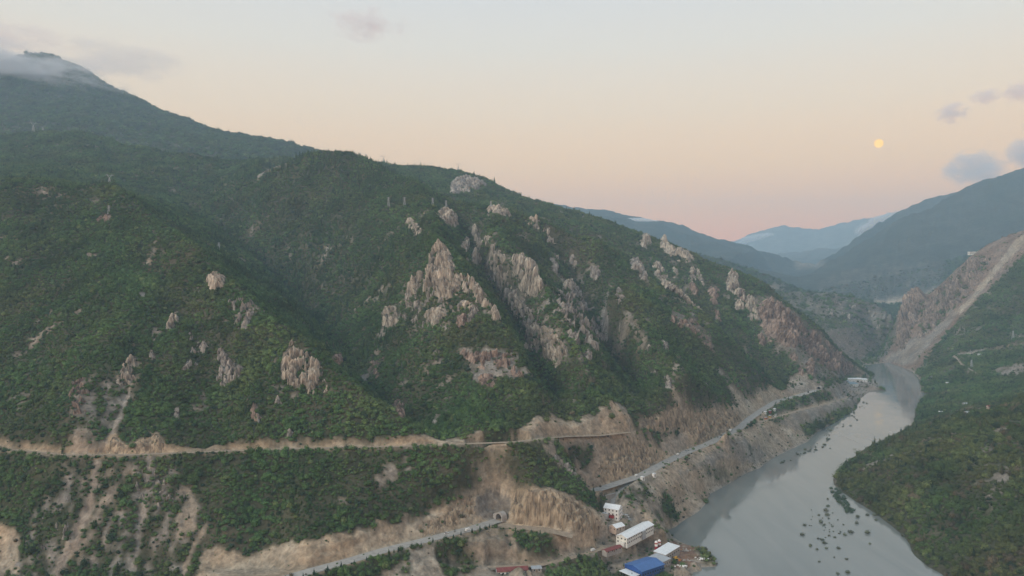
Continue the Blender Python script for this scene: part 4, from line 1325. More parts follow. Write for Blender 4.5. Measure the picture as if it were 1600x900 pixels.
# many small crags on the right-hand spurs
rr_ = random.Random(19)
for k, (x0, y0, x1, y1, spread, num, mt, where) in enumerate(((850, 380, 930, 560, 26, 10, 'rock_grey', 'strewn down the spur right of the jagged cliff'), (930, 430, 1040, 600, 22, 9, 'rock_grey', 'in the scrub above the riverside road'),
                                                              (1000, 385, 1180, 470, 16, 9, 'rock_tan', 'scattered below the back ridge crest'), (1100, 440, 1290, 590, 20, 11, 'rock_red', 'among the reddish cliffs above the tunnel'),
                                                              (290, 500, 420, 660, 30, 7, 'rock_grey', 'poking from the forest of the left spur'), (520, 560, 700, 660, 24, 4, 'rock_red', 'in the forest near the foot of the ravine'))):
    for q in range(num):
        t_ = (q + rr_.random()) / num
        cx, cy = x0 + (x1 - x0) * t_ + rr_.gauss(0, spread), y0 + (y1 - y0) * t_ + rr_.gauss(0, spread * .6)
        a_, b_ = rr_.uniform(4.5, 10), rr_.uniform(8, 19)
        sl_ = rr_.uniform(-.1, .7)
        poly = [(cx + a_ * math.cos(z_) * rr_.uniform(.6, 1.2) + sl_ * b_ * math.sin(z_), cy + b_ * math.sin(z_)) for z_ in [p_ * math.pi / 4 for p_ in range(8)]]
        crag(poly, 780, 2350, 'small broken rock ' + where, mt, 5.0, rr_.uniform(.7, 1.0), 1.6, 0.95, seed=100 + 20 * k + q)
# ------------------------------------------------------------------ trees


def crown_mesh(name, seed, kind='round', nleaf=230):
    r = random.Random(seed)
    bm = bmesh.new()
    bmesh.ops.create_icosphere(bm, subdivisions=2, radius=1.0)
    lobes = [(Vector((r.uniform(-1, 1), r.uniform(-1, 1), r.uniform(-.3, 1))).normalized(), r.uniform(0.15, 0.5)) for _ in range(7)]

    def shape(d):
        s = 0.72
        for q, a in lobes:
            s += a * max(0, d.dot(q)) ** 6
        if kind == 'round':
            p = d * s
            p.z = p.z * (0.85 if p.z > 0 else 0.55) + 0.55
        else:
            hgt = (d.z + 1) / 2
            p = Vector((d.x, d.y, 0)) * s * (1.02 - hgt) * 0.95
            p.z = hgt * 2.6
        return p
    for v in bm.verts:
        v.co = shape(v.co.normalized()) * 0.78 * r.uniform(0.85, 1.08)
    for k in range(nleaf):
        d = Vector((r.gauss(0, 1), r.gauss(0, 1), r.gauss(0.25, 1))).normalized()
        p = shape(d) * r.uniform(0.82, 1.12)
        n = (d + Vector((r.uniform(-.7, .7), r.uniform(-.7, .7), r.uniform(-.2, .9)))).normalized()
        u = n.orthogonal().normalized()
        u.rotate(Matrix.Rotation(r.uniform(0, 6.28), 3, n))
        w_ = n.cross(u)
        s = r.uniform(0.06, 0.15)
        a = [p + u * s * 1.2, p + w_ * s * r.uniform(.6, 1), p - u * s * 1.1, p - w_ * s * r.uniform(.6, 1)]
        bm.faces.new([bm.verts.new(q) for q in a])
    me = bpy.data.meshes.new(name)
    bm.to_mesh(me)
    bm.free()
    return me


N_ROUND, N_CON = 7, 3
protos = [crown_mesh('crown_%d' % k, 40 + k) for k in range(N_ROUND)] + [crown_mesh('conifer_%d' % k, 80 + k, 'cone', 200) for k in range(N_CON)]
pcol = bpy.data.collections.new('canopy_shapes')
for k, me in enumerate(protos):
    m2 = me.copy()
    m2.materials.append(M['leaf_i'])
    o = bpy.data.objects.new('canopy_%02d' % k, m2)
    pcol.objects.link(o)
for me in protos:
    me.materials.append(M['leaf_o'])

# candidate points, spread evenly over the ground
nf = fbm(XX / 7, YY / 9, 3)
spec = (fbm(XX / 16, YY / 22, 3) * 0.5 + 0.5)
dX = YY * DP / F
dY = np.gradient(YY, axis=0)
wood = TREE.copy()
wood = np.where((SOIL > 0.05) & (SOIL < 0.9), wood * np.clip(1.6 - 1.6 * speck_soil(sm), 0.05, 1.6), wood)
per = np.where(YY < 1300, 1 / 7.0, np.where(YY < 2000, 1 / 11.0, np.where(YY < 2980, 1 / 20.0, np.where(YY < 4700, 1 / 95.0, 1 / 220.0)))) * np.where((XX > 380) & (YY < 1500), 0.62, 1.0)
hidden = RROW - RUN
lam = wood * per * dX * dY * (YY < 4750) * (hidden < 14) * (Z > 0.35)
lam = lam * (PXG > -60) * (PXG < 1700)
cnt = rng.poisson(np.clip(lam, 0, 4))
jj, ii = np.nonzero(cnt)
rep = cnt[jj, ii]
jj, ii = np.repeat(jj, rep), np.repeat(ii, rep)
n = len(jj)
fu, fv = rng.random(n), rng.random(n)
j2, i2 = np.clip(jj + 1, 0, NV - 1), np.clip(ii + 1, 0, NU - 1)
TY = YY[jj, ii] * (1 - fv) + YY[j2, ii] * fv
TP = PXC[ii] * (1 - fu) + PXC[i2] * fu
TX = (TP - 800) / F * TY
TZ = (Z[jj, ii] * (1 - fu) + Z[jj, i2] * fu) * (1 - fv) + (Z[j2, ii] * (1 - fu) + Z[j2, i2] * fu) * fv
big = fbm(TX / 55, TY / 70, 3)
right = (TP > 1280) & (TY < 1500) & (TX > 380)
sc = np.clip(rng.lognormal(0.58, 0.42, n), 0.7, 4.8) * (1 + 0.5 * big)
sc = np.where(right, sc * 1.38, sc)
sc = sc * np.where(TREE[jj, ii] < 0.5, 0.72, 1.0)
sc = sc * np.clip(0.85 + (TY - 800) / 3600, 0.8, 1.35) * np.where(TY > 2980, np.where(TY > 4700, 2.4, 1.7), 1.0)
var = rng.integers(0, N_ROUND, n)
con = (TY < 2900) & (rng.random(n) < np.where((TP > 330) & (TP < 620) & (TY > 1150), 0.5, 0.08) * (fbm(TX / 120, TY / 120, 2) > -0.1))
var = np.where(con, N_ROUND + rng.integers(0, N_CON, n), var)
# leaf colour: species patches plus single trees; right slope darkened against the sun
g1, g2, ol, br, dk, lt = (np.array(c) for c in ((0.050, 0.104, 0.036), (0.074, 0.134, 0.044), (0.108, 0.120, 0.050), (0.126, 0.106, 0.080), (0.028, 0.052, 0.028), (0.118, 0.165, 0.064)))
a = np.clip(0.5 + 1.1 * fbm(TX / 45 + 9, TY / 60, 3), 0, 1)[:, None]
colr = g1 * (1 - a) + g2 * a
olm = np.clip(0.25 + 1.2 * fbm(TX / 90 + 4, TY / 110 + 7, 3) + 0.25 * right - 0.22 * (TP < 720), 0, 1)[:, None] * 0.75
colr = colr * (1 - olm) + ol * olm
brm = np.clip(1.4 * fbm(TX / 38 + 21, TY / 50 - 3, 3) - 0.30 + 0.26 * right - 0.2 * (TP < 720) + 0.8 * (TREE[jj, ii] < 0.45), 0, 1) * 0.8
brm = (rng.random(n) < brm)[:, None] * 0.8
colr = colr * (1 - brm) + br * brm
one = rng.random(n)
colr = np.where((one < 0.12)[:, None], dk, colr)
colr = np.where((one > 0.97)[:, None], lt, colr)
colr = np.where(con[:, None], colr * 0.6 + dk * 0.4, colr)
colr = np.where(right[:, None], colr * np.array((0.86, 0.80, 0.76)), colr)  # shade put into the right slope's leaf colour, where the sun falls strongly
far_t = np.clip((TY - 3000) / 800, 0, 1)[:, None]
colr = colr * (1 - 0.25 * far_t)
colr = colr * rng.uniform(0.74, 1.28, n)[:, None] * np.array((1.12, 1.05, 0.98)) * np.clip(1 + 0.75 * fbm(TX / 70 + 31, TY / 95 + 3, 4), 0.55, 1.6)[:, None]
rotz = rng.uniform(0, 6.283, n)
stz = rng.uniform(0.8, 1.25, n)


def in_view(px, r):
    return (px > 2) & (px < 1598) & (r > 0) & (r < 898)


TR = row(TZ + sc, TY)
seen = in_view(TP, TR) & (np.abs(row(TZ, TY) - RUN[jj, ii]) < 3)
# the trees that show largest stand as individuals
cand = np.nonzero(seen & ~con)[0]
order = cand[np.argsort(-(sc / TY)[cand])]
ind = order[:150]
mask = np.ones(n, bool)
mask[ind] = False


def trunk_mesh(seed):
    r = random.Random(seed)
    m = MB()
    m.bar((0, 0, -0.5), (0.03, 0, 0.5), 0.09, 6, 0.06)
    for k in range(4):
        a = k * 1.6 + r.uniform(0, .6)
        m.bar((0.02, 0, 0.25 + 0.08 * k), (math.cos(a) * .5, math.sin(a) * .5, 0.75 + r.uniform(0, .2)), 0.045, 5, 0.02)
    return pymesh('trunk', m.v, m.f)


trunks = [trunk_mesh(s) for s in range(3)]
for t_ in trunks:
    t_.materials.append(M['bark'])


def tree(name, loc, s, v, tint, rz, label, group, stretch=1.0, cat='tree'):
    t_ = empty(name, loc, rz)
    c = mobj('crown', protos[v], None, t_)
    c.scale = (s, s, s * stretch)
    c['tint'] = [float(x) for x in tint]
    k = mobj('trunk', trunks[v % 3], None, t_)
    k.scale = (s, s, s * stretch)
    return tag(t_, label, cat, group)


def hue(c):
    if c[0] > c[1] * 0.98:
        return 'grey-brown'
    if c[0] > c[1] * 0.75:
        return 'olive'
    return 'deep green' if c[1] < 0.075 else 'green'


for k in ind:
    X, Y, r_ = TX[k], TY[k], row(TZ[k], TY[k])
    h_ = hue(colr[k])
    if X > 300:
        place = 'on the near right bank at the water' if TZ[k] < 14 else ('on the near right slope low in the picture' if r_ > 780 else 'higher on the near right slope')
        grp = 'trees on the near right slope'
    else:
        place = 'low on the slope under the upper road' if TP[k] < 450 else 'beside the lower valley road'
        grp = 'trees on the slope below the upper road'
    tree('broadleaf_tree', (float(X), float(Y), float(TZ[k]) - 0.2), float(sc[k]), int(var[k]), colr[k], float(rotz[k]), '%s bushy tree %s' % (h_, place), grp, float(stz[k]))

pm = bpy.data.meshes.new('forest_canopy')
sel = np.nonzero(mask)[0]
pm.vertices.add(len(sel))
pm.vertices.foreach_set('co', np.stack([TX[sel], TY[sel], TZ[sel] - 0.15 * sc[sel]], 1).astype(np.float32).ravel())
for nm, ty, arr in (('scl', 'FLOAT_VECTOR', np.stack([sc, sc, sc * stz], 1)[sel]), ('rot', 'FLOAT_VECTOR', np.stack([rotz * 0, rotz * 0, rotz], 1)[sel]), ('tint', 'FLOAT_COLOR', np.concatenate([colr, np.ones((n, 1))], 1)[sel])):
    at_ = pm.attributes.new(nm, ty, 'POINT')
    at_.data.foreach_set('color' if ty == 'FLOAT_COLOR' else 'vector', arr.astype(np.float32).ravel())
at_ = pm.attributes.new('var', 'INT', 'POINT')
at_.data.foreach_set('value', var[sel].astype(np.int32))
forest = mobj('forest_canopy', pm)
tag(forest, 'unbroken scrubby forest covering the valley slopes', 'forest', kind='stuff')
ng = bpy.data.node_groups.new('plant_forest', 'GeometryNodeTree')
ng.interface.new_socket('Geometry', in_out='INPUT', socket_type='NodeSocketGeometry')
ng.interface.new_socket('Geometry', in_out='OUTPUT', socket_type='NodeSocketGeometry')
gi, go = ng.nodes.new('NodeGroupInput'), ng.nodes.new('NodeGroupOutput')
iop = ng.nodes.new('GeometryNodeInstanceOnPoints')
ci = ng.nodes.new('GeometryNodeCollectionInfo')
ci.inputs['Collection'].default_value = pcol
ci.inputs['Separate Children'].default_value = True
ci.inputs['Reset Children'].default_value = True
iop.inputs['Pick Instance'].default_value = True


def named(nm, ty):
    q = ng.nodes.new('GeometryNodeInputNamedAttribute')
    q.data_type = ty
    q.inputs['Name'].default_value = nm
    return q.outputs['Attribute']


ng.links.new(gi.outputs[0], iop.inputs['Points'])
ng.links.new(ci.outputs[0], iop.inputs['Instance'])
ng.links.new(named('var', 'INT'), iop.inputs['Instance Index'])
ng.links.new(named('rot', 'FLOAT_VECTOR'), iop.inputs['Rotation'])
ng.links.new(named('scl', 'FLOAT_VECTOR'), iop.inputs['Scale'])
ng.links.new(iop.outputs[0], go.inputs[0])
md = forest.modifiers.new('plant', 'NODES')
md.node_group = ng
print('FOREST', len(sel), 'individuals', len(ind))

# flooded shrubs standing in the river
FLOOD = []
r = random.Random(5)
for px, rw, s in [(1257, 821, 2.4), (1253, 836, 2.6), (1290, 798, 3.2), (1283, 816, 2.9), (1294, 791, 2.6), (1320, 836, 2.4), (1329, 832, 3.6), (1355, 833, 3.1), (1359, 850, 1.7), (1310, 857, 2.4), (1323, 874, 2.0),
                  (1325, 895, 2.6), (1340, 808, 2.6), (1339, 818, 2.5), (1355, 805, 2.7), (1367, 805, 3.4), (1369, 813, 2.4), (1412, 838, 3.4), (1280, 878, 1.6), (1291, 857, 1.9), (1285, 844, 2.6), (1288, 849, 2.2),
                  (1293, 780, 1.7), (1279, 805, 2.0), (1293, 805, 2.9), (1278, 842, 1.6), (1309, 897, 1.7)]:
    FLOOD.append((px, rw, s, 'standing alone in the open shallows'))
for k in range(36):
    px, rw = 1287 + r.gauss(0, 15), 828 + r.gauss(0, 18)
    if rw < 778 or px > 1345:
        continue
    FLOOD.append((px, rw, r.choice((0.8, 1.0, 1.3, 1.7)), 'in the sprinkle of shrubs in the wide bend'))
for k in range(62):
    t_ = r.random()
    px, rw = 1302 + 24 * t_ + r.uniform(-5, 7), 764 + 36 * t_ + r.uniform(-3, 3)
    FLOOD.append((px, rw, r.uniform(1.8, 3.2), 'in the green strip off the right bank'))
for k in range(52):
    t_ = r.random()
    a = [(1345, 628), (1325, 652), (1300, 668), (1282, 684), (1266, 698), (1240, 710), (1205, 728)]
    q = t_ * (len(a) - 1)
    i_ = int(q)
    f_ = q - i_
    px = a[i_][0] * (1 - f_) + a[min(i_ + 1, 6)][0] * f_ + abs(r.gauss(0, 1)) * (5 + 7 * (1 - abs(t_ - .55)))
    rw = a[i_][1] * (1 - f_) + a[min(i_ + 1, 6)][1] * f_ + r.uniform(-1, 3)
    FLOOD.append((px, rw, r.choice((1.2, 1.6, 2.2, 3.0)), 'along the drowned edge of the left bank'))
for k, (px, rw, s, where) in enumerate(FLOOD):
    Y = Yof(rw, 0)
    X = (px - 800) / F * Y
    if ground(X, Y) > 2.0:
        continue
    tint = np.array((0.105, 0.125, 0.080)) * r.uniform(0.6, 1.25) + np.array((0.012, 0.0, 0.0)) * r.random()
    if 'green strip' in where:
        tint = np.array((0.062, 0.095, 0.055)) * r.uniform(0.8, 1.2)
    tree('flooded_shrub', (X, Y, -0.25 * s), s, r.randrange(N_ROUND), tint, r.uniform(0, 6), '%s half-drowned shrub %s' % ('tiny' if s < 1.4 else ('small' if s < 2.1 else ('rounded' if s < 2.8 else 'large')), where), 'half-drowned shrubs in the river', r.uniform(0.75, 1.1), 'shrub')

# young conifers planted along the lower road
A, hw = ROADS['low']
k = 0
s_ = 0.0
for a, b in zip(A[:-1], A[1:]):
    s_ += np.linalg.norm((b - a)[:2])
    if s_ > 8.5:
        s_ = r.uniform(-2.5, 0.5)
        d = (b - a)[:2] / np.linalg.norm((b - a)[:2])
        x, y = a[0] + d[1] * (hw + 2.2 + r.uniform(0, 1.5)), a[1] - d[0] * (hw + 2.2 + r.uniform(0, 1.5))
        px = 800 + F * x / y
        if px > 775 or px < 455:
            continue
        tree('roadside_conifer', (x, y, ground(x, y) - 0.3), r.uniform(1.4, 2.3), N_ROUND + k % N_CON, np.array((0.028, 0.058, 0.030)) * r.uniform(.7, 1.2), r.uniform(0, 6), 'young dark conifer in the row along the lower road', 'young conifers along the lower road', 1.0)
        k += 1

# ------------------------------------------------------------------ buildings


def gable(L, W_, h, e=0.6, th=0.35, run='x'):
    """roof slab outline across the width (y, z) for a roof of ridge height h over the eaves"""
    return [(-W_ / 2 - e, -e * 2 * h / W_), (0, h), (W_ / 2 + e, -e * 2 * h / W_), (W_ / 2 + e, -e * 2 * h / W_ + th), (0, h + th), (-W_ / 2 - e, -e * 2 * h / W_ + th)]


def rot_prof(m, prof, x0, x1):
    n_ = len(prof)
    v = [(x0, y, z) for y, z in prof] + [(x1, y, z) for y, z in prof]
    f = [(k, (k + 1) % n_, n_ + (k + 1) % n_, n_ + k) for k in range(n_)]
    # caps as quads (profile of six points: two slabs)
    f += [(0, 5, 4, 1), (1, 4, 3, 2), (n_ + 1, n_ + 4, n_ + 5, n_), (n_ + 2, n_ + 3, n_ + 4, n_ + 1)]
    return m.add(v, f)


def building(name, label, cat, X, Y, Zb, rz, L, W_, hh, roof='gable', rh=2.0, wall='white', roofm='white_roof', rows=1, nwin=6, sides=('-y', '-x'), group=None, win=(1.2, 1.3), door=True, over=0.6, chimney=False, doorm='wood'):
    b = empty(name, (X, Y, Zb), rz)
    m = MB()
    if roof == 'gable':
        pts_ = [(-W_ / 2, -3), (W_ / 2, -3), (W_ / 2, hh), (0, hh + rh), (-W_ / 2, hh)]
        n_ = 5
        v = [(-L / 2, y, z) for y, z in pts_] + [(L / 2, y, z) for y, z in pts_]
        m.add(v, [(k, (k + 1) % n_, n_ + (k + 1) % n_, n_ + k) for k in range(n_)] + [(4, 3, 2, 1, 0), (5, 6, 7, 8, 9)])
    else:
        m.box(-L / 2, L / 2, -W_ / 2, W_ / 2, -3, hh)
    m.build('wall', M[wall], b)
    m = MB()
    if roof == 'gable':
        prof = [(y, z + hh + 0.05) for y, z in gable(L, W_, rh, over)]
        rot_prof(m, prof, -L / 2 - over, L / 2 + over)
    elif roof == 'shed':
        m.add([(-L / 2 - over, -W_ / 2 - over, hh + .05), (L / 2 + over, -W_ / 2 - over, hh + .05), (L / 2 + over, W_ / 2 + over, hh + rh), (-L / 2 - over, W_ / 2 + over, hh + rh),
               (-L / 2 - over, -W_ / 2 - over, hh + .35), (L / 2 + over, -W_ / 2 - over, hh + .35), (L / 2 + over, W_ / 2 + over, hh + rh + .3), (-L / 2 - over, W_ / 2 + over, hh + rh + .3)],
              [(3, 2, 1, 0), (4, 5, 6, 7), (0, 1, 5, 4), (1, 2, 6, 5), (2, 3, 7, 6), (3, 0, 4, 7)])
    else:
        m.box(-L / 2 - over, L / 2 + over, -W_ / 2 - over, W_ / 2 + over, hh + 0.05, hh + 0.45)
    rf = m.build('roof', M[roofm], b)
    if chimney:
        MB().box(L * .2, L * .2 + .8, -.4, .4, hh, hh + rh + 1.4).build('chimney', M['concrete'], rf)
    ww, wh = win
    wm = MB()
    wm.box(-ww / 2, ww / 2, -0.05, 0.05, 0, wh)
    wme = pymesh('window', wm.v, wm.f)
    wme.materials.append(M['glass'])
    fm = MB()
    fm.box(-ww / 2 - .12, ww / 2 + .12, -0.09, 0.02, -.22, -0.02)
    fme = pymesh('sill', fm.v, fm.f)
    fme.materials.append(M['concrete'])
    for sd in sides:
        span = L if sd[1] == 'y' else W_
        k_ = nwin if sd[1] == 'y' else max(1, int(nwin * W_ / L))
        for st in range(rows):
            for q in range(k_):
                u = (q + .5) / k_ * span - span / 2
                z = (st + 0.42) * hh / rows
                o = mobj('window', wme, None, b)
                if sd[1] == 'y':
                    s = -1 if sd[0] == '-' else 1
                    o.location = (u, s * (W_ / 2 + 0.03), z)
                    o.rotation_euler = (0, 0, 0 if s < 0 else math.pi)
                else:
                    s = -1 if sd[0] == '-' else 1
                    o.location = (s * (L / 2 + 0.03), u, z)
                    o.rotation_euler = (0, 0, -s * -math.pi / 2 if s > 0 else -math.pi / 2)
                si = mobj('sill', fme, None, o)
    if door:
        d = MB().box(-0.6, 0.6, -W_ / 2 - .09, -W_ / 2 + .02, 0, 2.2).build('door', M[doorm], b)
        MB().box(0.38, 0.5, -W_ / 2 - .15, -W_ / 2 - .09, 1.0, 1.12).build('handle', M['steel'], d)
    return tag(b, label, cat, group)


def at(px, Y):
    return (px - 800) / F * Y


D_ = math.radians
# tall white house
X, Y = at(958, 822), 822
hs = building('white_house', 'tall white house with a red porch beside the bending road', 'house', X, Y, 32, D_(-28), 17, 13, 12, 'gable', 3.2, 'white', 'white_roof', 3, 4, ('-y', '-x', '+x'), win=(1.3, 1.5))
m = MB().box(-9.5, -3.5, -9.0, -6.6, -3, 6.5)
wg = m.build('wing', M['white'], hs)
MB().box(-9.9, -3.1, -9.4, -6.4, 6.55, 6.9).build('wing_roof', M['white_roof'], wg)
m = MB().box(-1.5, 3.6, -9.2, -6.6, 2.6, 5.4).build('balcony', M['red_paint'], hs)
MB().box(-1.6, 3.7, -9.3, -6.6, 5.45, 5.7).build('canopy', M['red_roof'], m)
# small house with the white gable roof
building('small_house', 'small pink-walled house with white gable roof below the tall house', 'house', at(964, 797), 797, 28, D_(38), 13, 10, 4.0, 'gable', 2.2, 'pink', 'white_roof', 1, 3, ('-y', '-x'), win=(1.2, 1.2))
# long two-storey barrack
bk = building('long_building', 'long two-storey white building with rows of windows', 'building', 131, 791.5, 22, D_(50), 55, 13, 7.2, 'gable', 2.4, 'cream', 'white_roof', 2, 16, ('-y', '-x'), win=(1.5, 1.3))
m = MB().box(2, 8, -8.2, -6.52, -2, 7.0).build('stair_tower', M['grey_roof'], bk)
MB().box(-30.5, -27.5, -4.4, 1.5, -2, 2.6).build('porch', M['cream'], bk)
# red shed
building('red_shed', 'low shed with dull red roof at the end of the long building', 'shed', 102, 759, 19, D_(38), 22, 6.5, 2.6, 'gable', 1.2, 'concrete', 'red_roof', 1, 4, ('-y',), door=True)
# blue factory and its neighbours
fb = building('blue_factory', 'big blue-roofed factory hall on the river point', 'factory', 131, 737, 6, D_(36), 31, 23, 8, 'gable', 2.6, 'blue_wall', 'blue_roof', 1, 9, ('-y', '-x', '+x'), win=(1.6, 1.8), over=0.9)
m = MB().add([(-15.5, 13, 3.2), (15.5, 13, 3.2), (15.5, 17, 2.6), (-15.5, 17, 2.6)], [(0, 1, 2, 3)])
MB().box(-26, -16.5, -10, 9, 4.6, 5.0).build('awning', M['white_roof'], fb)
for q in (-9, 0, 8):
    MB().box(-25.6, -25.3, q - .15, q + .15, -2, 4.58).build('post', M['steel'], fb)
building('grey_lean_to', 'grey-roofed hall joining the blue factory to the white workshop', 'shed', 150, 757, 6, D_(44), 15, 16, 6.2, 'shed', 1.2, 'concrete', 'grey_roof', 1, 4, ('-y',))
building('white_workshop', 'white flat-roofed workshop behind the blue factory', 'workshop', 162, 779, 6, D_(51), 32, 13, 7.5, 'shed', 0.9, 'concrete', 'white_roof', 1, 7, ('-y', '+x'), win=(1.6, 1.2))
for k, (x, y, lab) in enumerate(((152, 785, 'left of the two red-banded white silos behind the workshop'), (156, 789, 'right of the two red-banded white silos behind the workshop'))):
    s = empty('cement_silo', (x, y, 6))
    MB().bar((0, 0, 3), (0, 0, 13), 1.7, 14).build('tank', M['white'], s)
    MB().bar((0, 0, 0.8), (0, 0, 3), 0.5, 14, 1.68).build('hopper', M['steel'], s)
    MB().bar((0, 0, 13), (0, 0, 14.2), 1.7, 14, 0.4).build('cap', M['white'], s)
    MB().bar((0, 0, 11.0), (0, 0, 12.2), 1.76, 14).build('band', M['red_paint'], s)
    MB().bar((0, 0, 5.0), (0, 0, 8.6), 1.76, 14).build('band', M['red_paint'], s)
    for q in range(4):
        a_ = q * math.pi / 2 + .8
        MB().bar((1.4 * math.cos(a_), 1.4 * math.sin(a_), -1.5), (1.4 * math.cos(a_), 1.4 * math.sin(a_), 3.4), 0.15, 5).build('leg', M['steel'], s)
    tag(s, lab, 'silo', 'cement silos by the workshop')
# red-roofed house at the bottom edge
building('red_roofed_house', 'long red-roofed house at the bottom edge of the picture', 'house', at(800, 699), 699, 20, D_(9), 29, 9, 4.2, 'gable', 2.0, 'white', 'red_roof', 1, 8, ('-y', '+x'), win=(1.6, 1.4))
building('grey_garage', 'small grey garage right of the red-roofed house', 'garage', at(838, 705), 705, 20, D_(8), 9, 6, 3.2, 'shed', 0.4, 'concrete', 'grey_roof', 1, 2, ('-y',))
# building on the far cliff
Y = 2868
building('cliff_top_building', 'long white building standing on the crest of the far cliff', 'building', at(1522, Y), Y, ground(at(1522, Y), Y) - 1, D_(4), 44, 12, 10, 'flat', 0, 'cream', 'white_roof', 2, 9, ('-y', '-x'), win=(2.2, 2.2))
# far works on the river
building('works_hall', 'wide blue-grey hall of the far riverside works', 'hall', at(1312, 2015), 2015, 7, D_(8), 44, 22, 6, 'gable', 2.2, 'concrete', 'teal_roof', 1, 8, ('-y',))
building('works_hall', 'long white hall of the far riverside works', 'hall', at(1332, 2052), 2052, 7, D_(4), 46, 14, 8, 'gable', 2, 'white', 'white_roof', 1, 9, ('-y',))
building('works_hall', 'short white hall nearest the river at the far works', 'hall', at(1349, 2050), 2050, 7, D_(4), 16, 12, 7, 'gable', 2, 'white', 'white_roof', 1, 3, ('-y',))
building('works_hall', 'grey-roofed hall in front of the far works', 'hall', at(1330, 1966), 1966, 7, D_(10), 30, 20, 7, 'shed', 3, 'white', 'teal_roof', 1, 6, ('-y',))
# village houses on the far right bank
for px, rw, s, wl, rf, lab in ((1549, 660, 8, 'pink', 'red_roof', 'pinkish farmhouse among the trees on the right bank'), (1512, 657, 6, 'pink', 'grey_roof', 'small pale house left of the pinkish farmhouse'), (1503, 660, 5, 'pink', 'grey_roof', 'tiny grey-roofed hut left of the pale house'),
                               (1470, 646, 5, 'pink', 'white_roof', 'lone pale hut near the bend on the right bank'), (1480, 600, 5, 'pink', 'white_roof', 'white hut at the end of the far right path'), (1530, 555, 5, 'white', 'white_roof', 'tiny white hut beside the level track on the right'),
                               (1508, 633, 6, 'concrete', 'grey_roof', 'grey hut half hidden in the right bank orchard')):
    h_ = hit(px, rw, 1200, 2400)
    if h_:
        building('village_house', lab, 'house', h_[0], h_[1], h_[2] + .3, r.uniform(-.6, .6), s * 1.5, s, s * .55, 'gable', s * .25, wl, rf, 1, 3, ('-y', '-x'), 'houses on the right bank')
# site cabins by the riverside road
for px, rw, c, lab in ((1196, 646, 'white', 'white site cabin nearest the riverside road'), (1203, 644, 'red_paint', 'red site cabin between two white ones'), (1210, 642, 'white', 'white site cabin farthest from the riverside road'),
                       (1203, 652, 'yellow', 'yellow site cabin on the bare terrace'), (1211, 650, 'white', 'white site cabin on the bare terrace by the yellow one'), (1197, 655, 'orange', 'orange site cabin at the near end of the terrace')):
    h_ = hit(px, rw, 1200, 1700)
    if h_:
        building('site_cabin', lab, 'cabin', h_[0], h_[1], h_[2] + .2, D_(52) + r.uniform(-.2, .2), 8, 3.2, 3, 'flat', 0, c, 'white_roof' if c == 'white' else 'grey_roof', 1, 2, ('-y', '-x'), 'site cabins by the riverside road', over=.1)
for px, rw, lab in ((1004, 750, 'small white kiosk at the road fork, left one'), (1022, 745, 'small white kiosk at the road fork, right one')):
    h_ = hit(px, rw, 850, 1100)
    if h_:
        building('kiosk', lab, 'kiosk', h_[0], h_[1], h_[2], D_(40), 4.2, 3.4, 4.0, 'flat', 0, 'white', 'white_roof', 1, 1, ('-y',), 'kiosks at the road fork', over=.15)
# retaining wall under the road
rw_ = empty('retaining_wall', (at(950, 866), 866, 34), D_(38))
for k in range(6):
    MB().box(-12 + 4 * k + .06, -8 + 4 * k - .06, -0.6, 0.6, -2, 10.5).build('panel', M['concrete'], rw_)
MB().box(-12.2, 12.2, -0.8, 0.8, 10.55, 11.0).build('coping', M['concrete'], rw_)
tag(rw_, 'pale concrete retaining wall under the road at the fork', 'wall')


# tunnel portals
def portal(loc, rz, label, wdt=11.0, hgt=8.0):
    p = empty('tunnel_portal', loc, rz)
    ro, ri = wdt / 2, wdt / 2 - 1.3
    n_ = 12
    arc = lambda R_: [(R_ * math.cos(math.pi * k / n_), 2.5 + (hgt - 2.5) * (R_ / ro) * math.sin(math.pi * k / n_)) for k in range(n_ + 1)]
    o, i_ = [(ro, -1)] + arc(ro) + [(-ro, -1)], [(ri, -1)] + arc(ri) + [(-ri, -1)]
    k_ = len(o)
    v = [(x, 0, z) for x, z in o] + [(x, 0, z) for x, z in i_] + [(x, 7, z) for x, z in o] + [(x, 7, z) for x, z in i_]
    f = []
    for q in range(k_ - 1):
        f += [(q, q + 1, k_ + q + 1, k_ + q), (2 * k_ + q, 3 * k_ + q, 3 * k_ + q + 1, 2 * k_ + q + 1), (q, 2 * k_ + q, 2 * k_ + q + 1, q + 1), (k_ + q, k_ + q + 1, 3 * k_ + q + 1, 3 * k_ + q)]
    mobj('arch', pymesh('arch', v, f), M['concrete'], p)
    v = [(x * .995, 6.5, z) for x, z in i_]
    mobj('bore_shade', pymesh('bore_shade', v, [tuple(range(k_))]), M['dark'], p)  # flat near-black sheet paints the shade of the tunnel's depth
    m = MB()
    m.add([(-ro - 4, 1, -1), (-ro + .2, 1, -1), (-ro + .2, 1, hgt * .8), (-ro - 4, 1, hgt * .5), (-ro - 4, 2, -1), (-ro + .2, 2, -1), (-ro + .2, 2, hgt * .8), (-ro - 4, 2, hgt * .5)], [(0, 1, 2, 3), (7, 6, 5, 4), (3, 2, 6, 7), (0, 3, 7, 4)])
    m.build('wing_wall', M['concrete'], p)
    return tag(p, label, 'tunnel')


A = ROADS['low'][0]
d = A[-1] - A[-4]
portal((A[-1][0], A[-1][1], 50), math.atan2(d[1], d[0]) - math.pi / 2, 'concrete tunnel mouth at the upper end of the lower road')
A = ROADS['two'][0]
d = A[-1] - A[-4]
portal((A[-1][0], A[-1][1], 50), math.atan2(d[1], d[0]) - math.pi / 2, 'dark tunnel mouth at the far end of the riverside road')


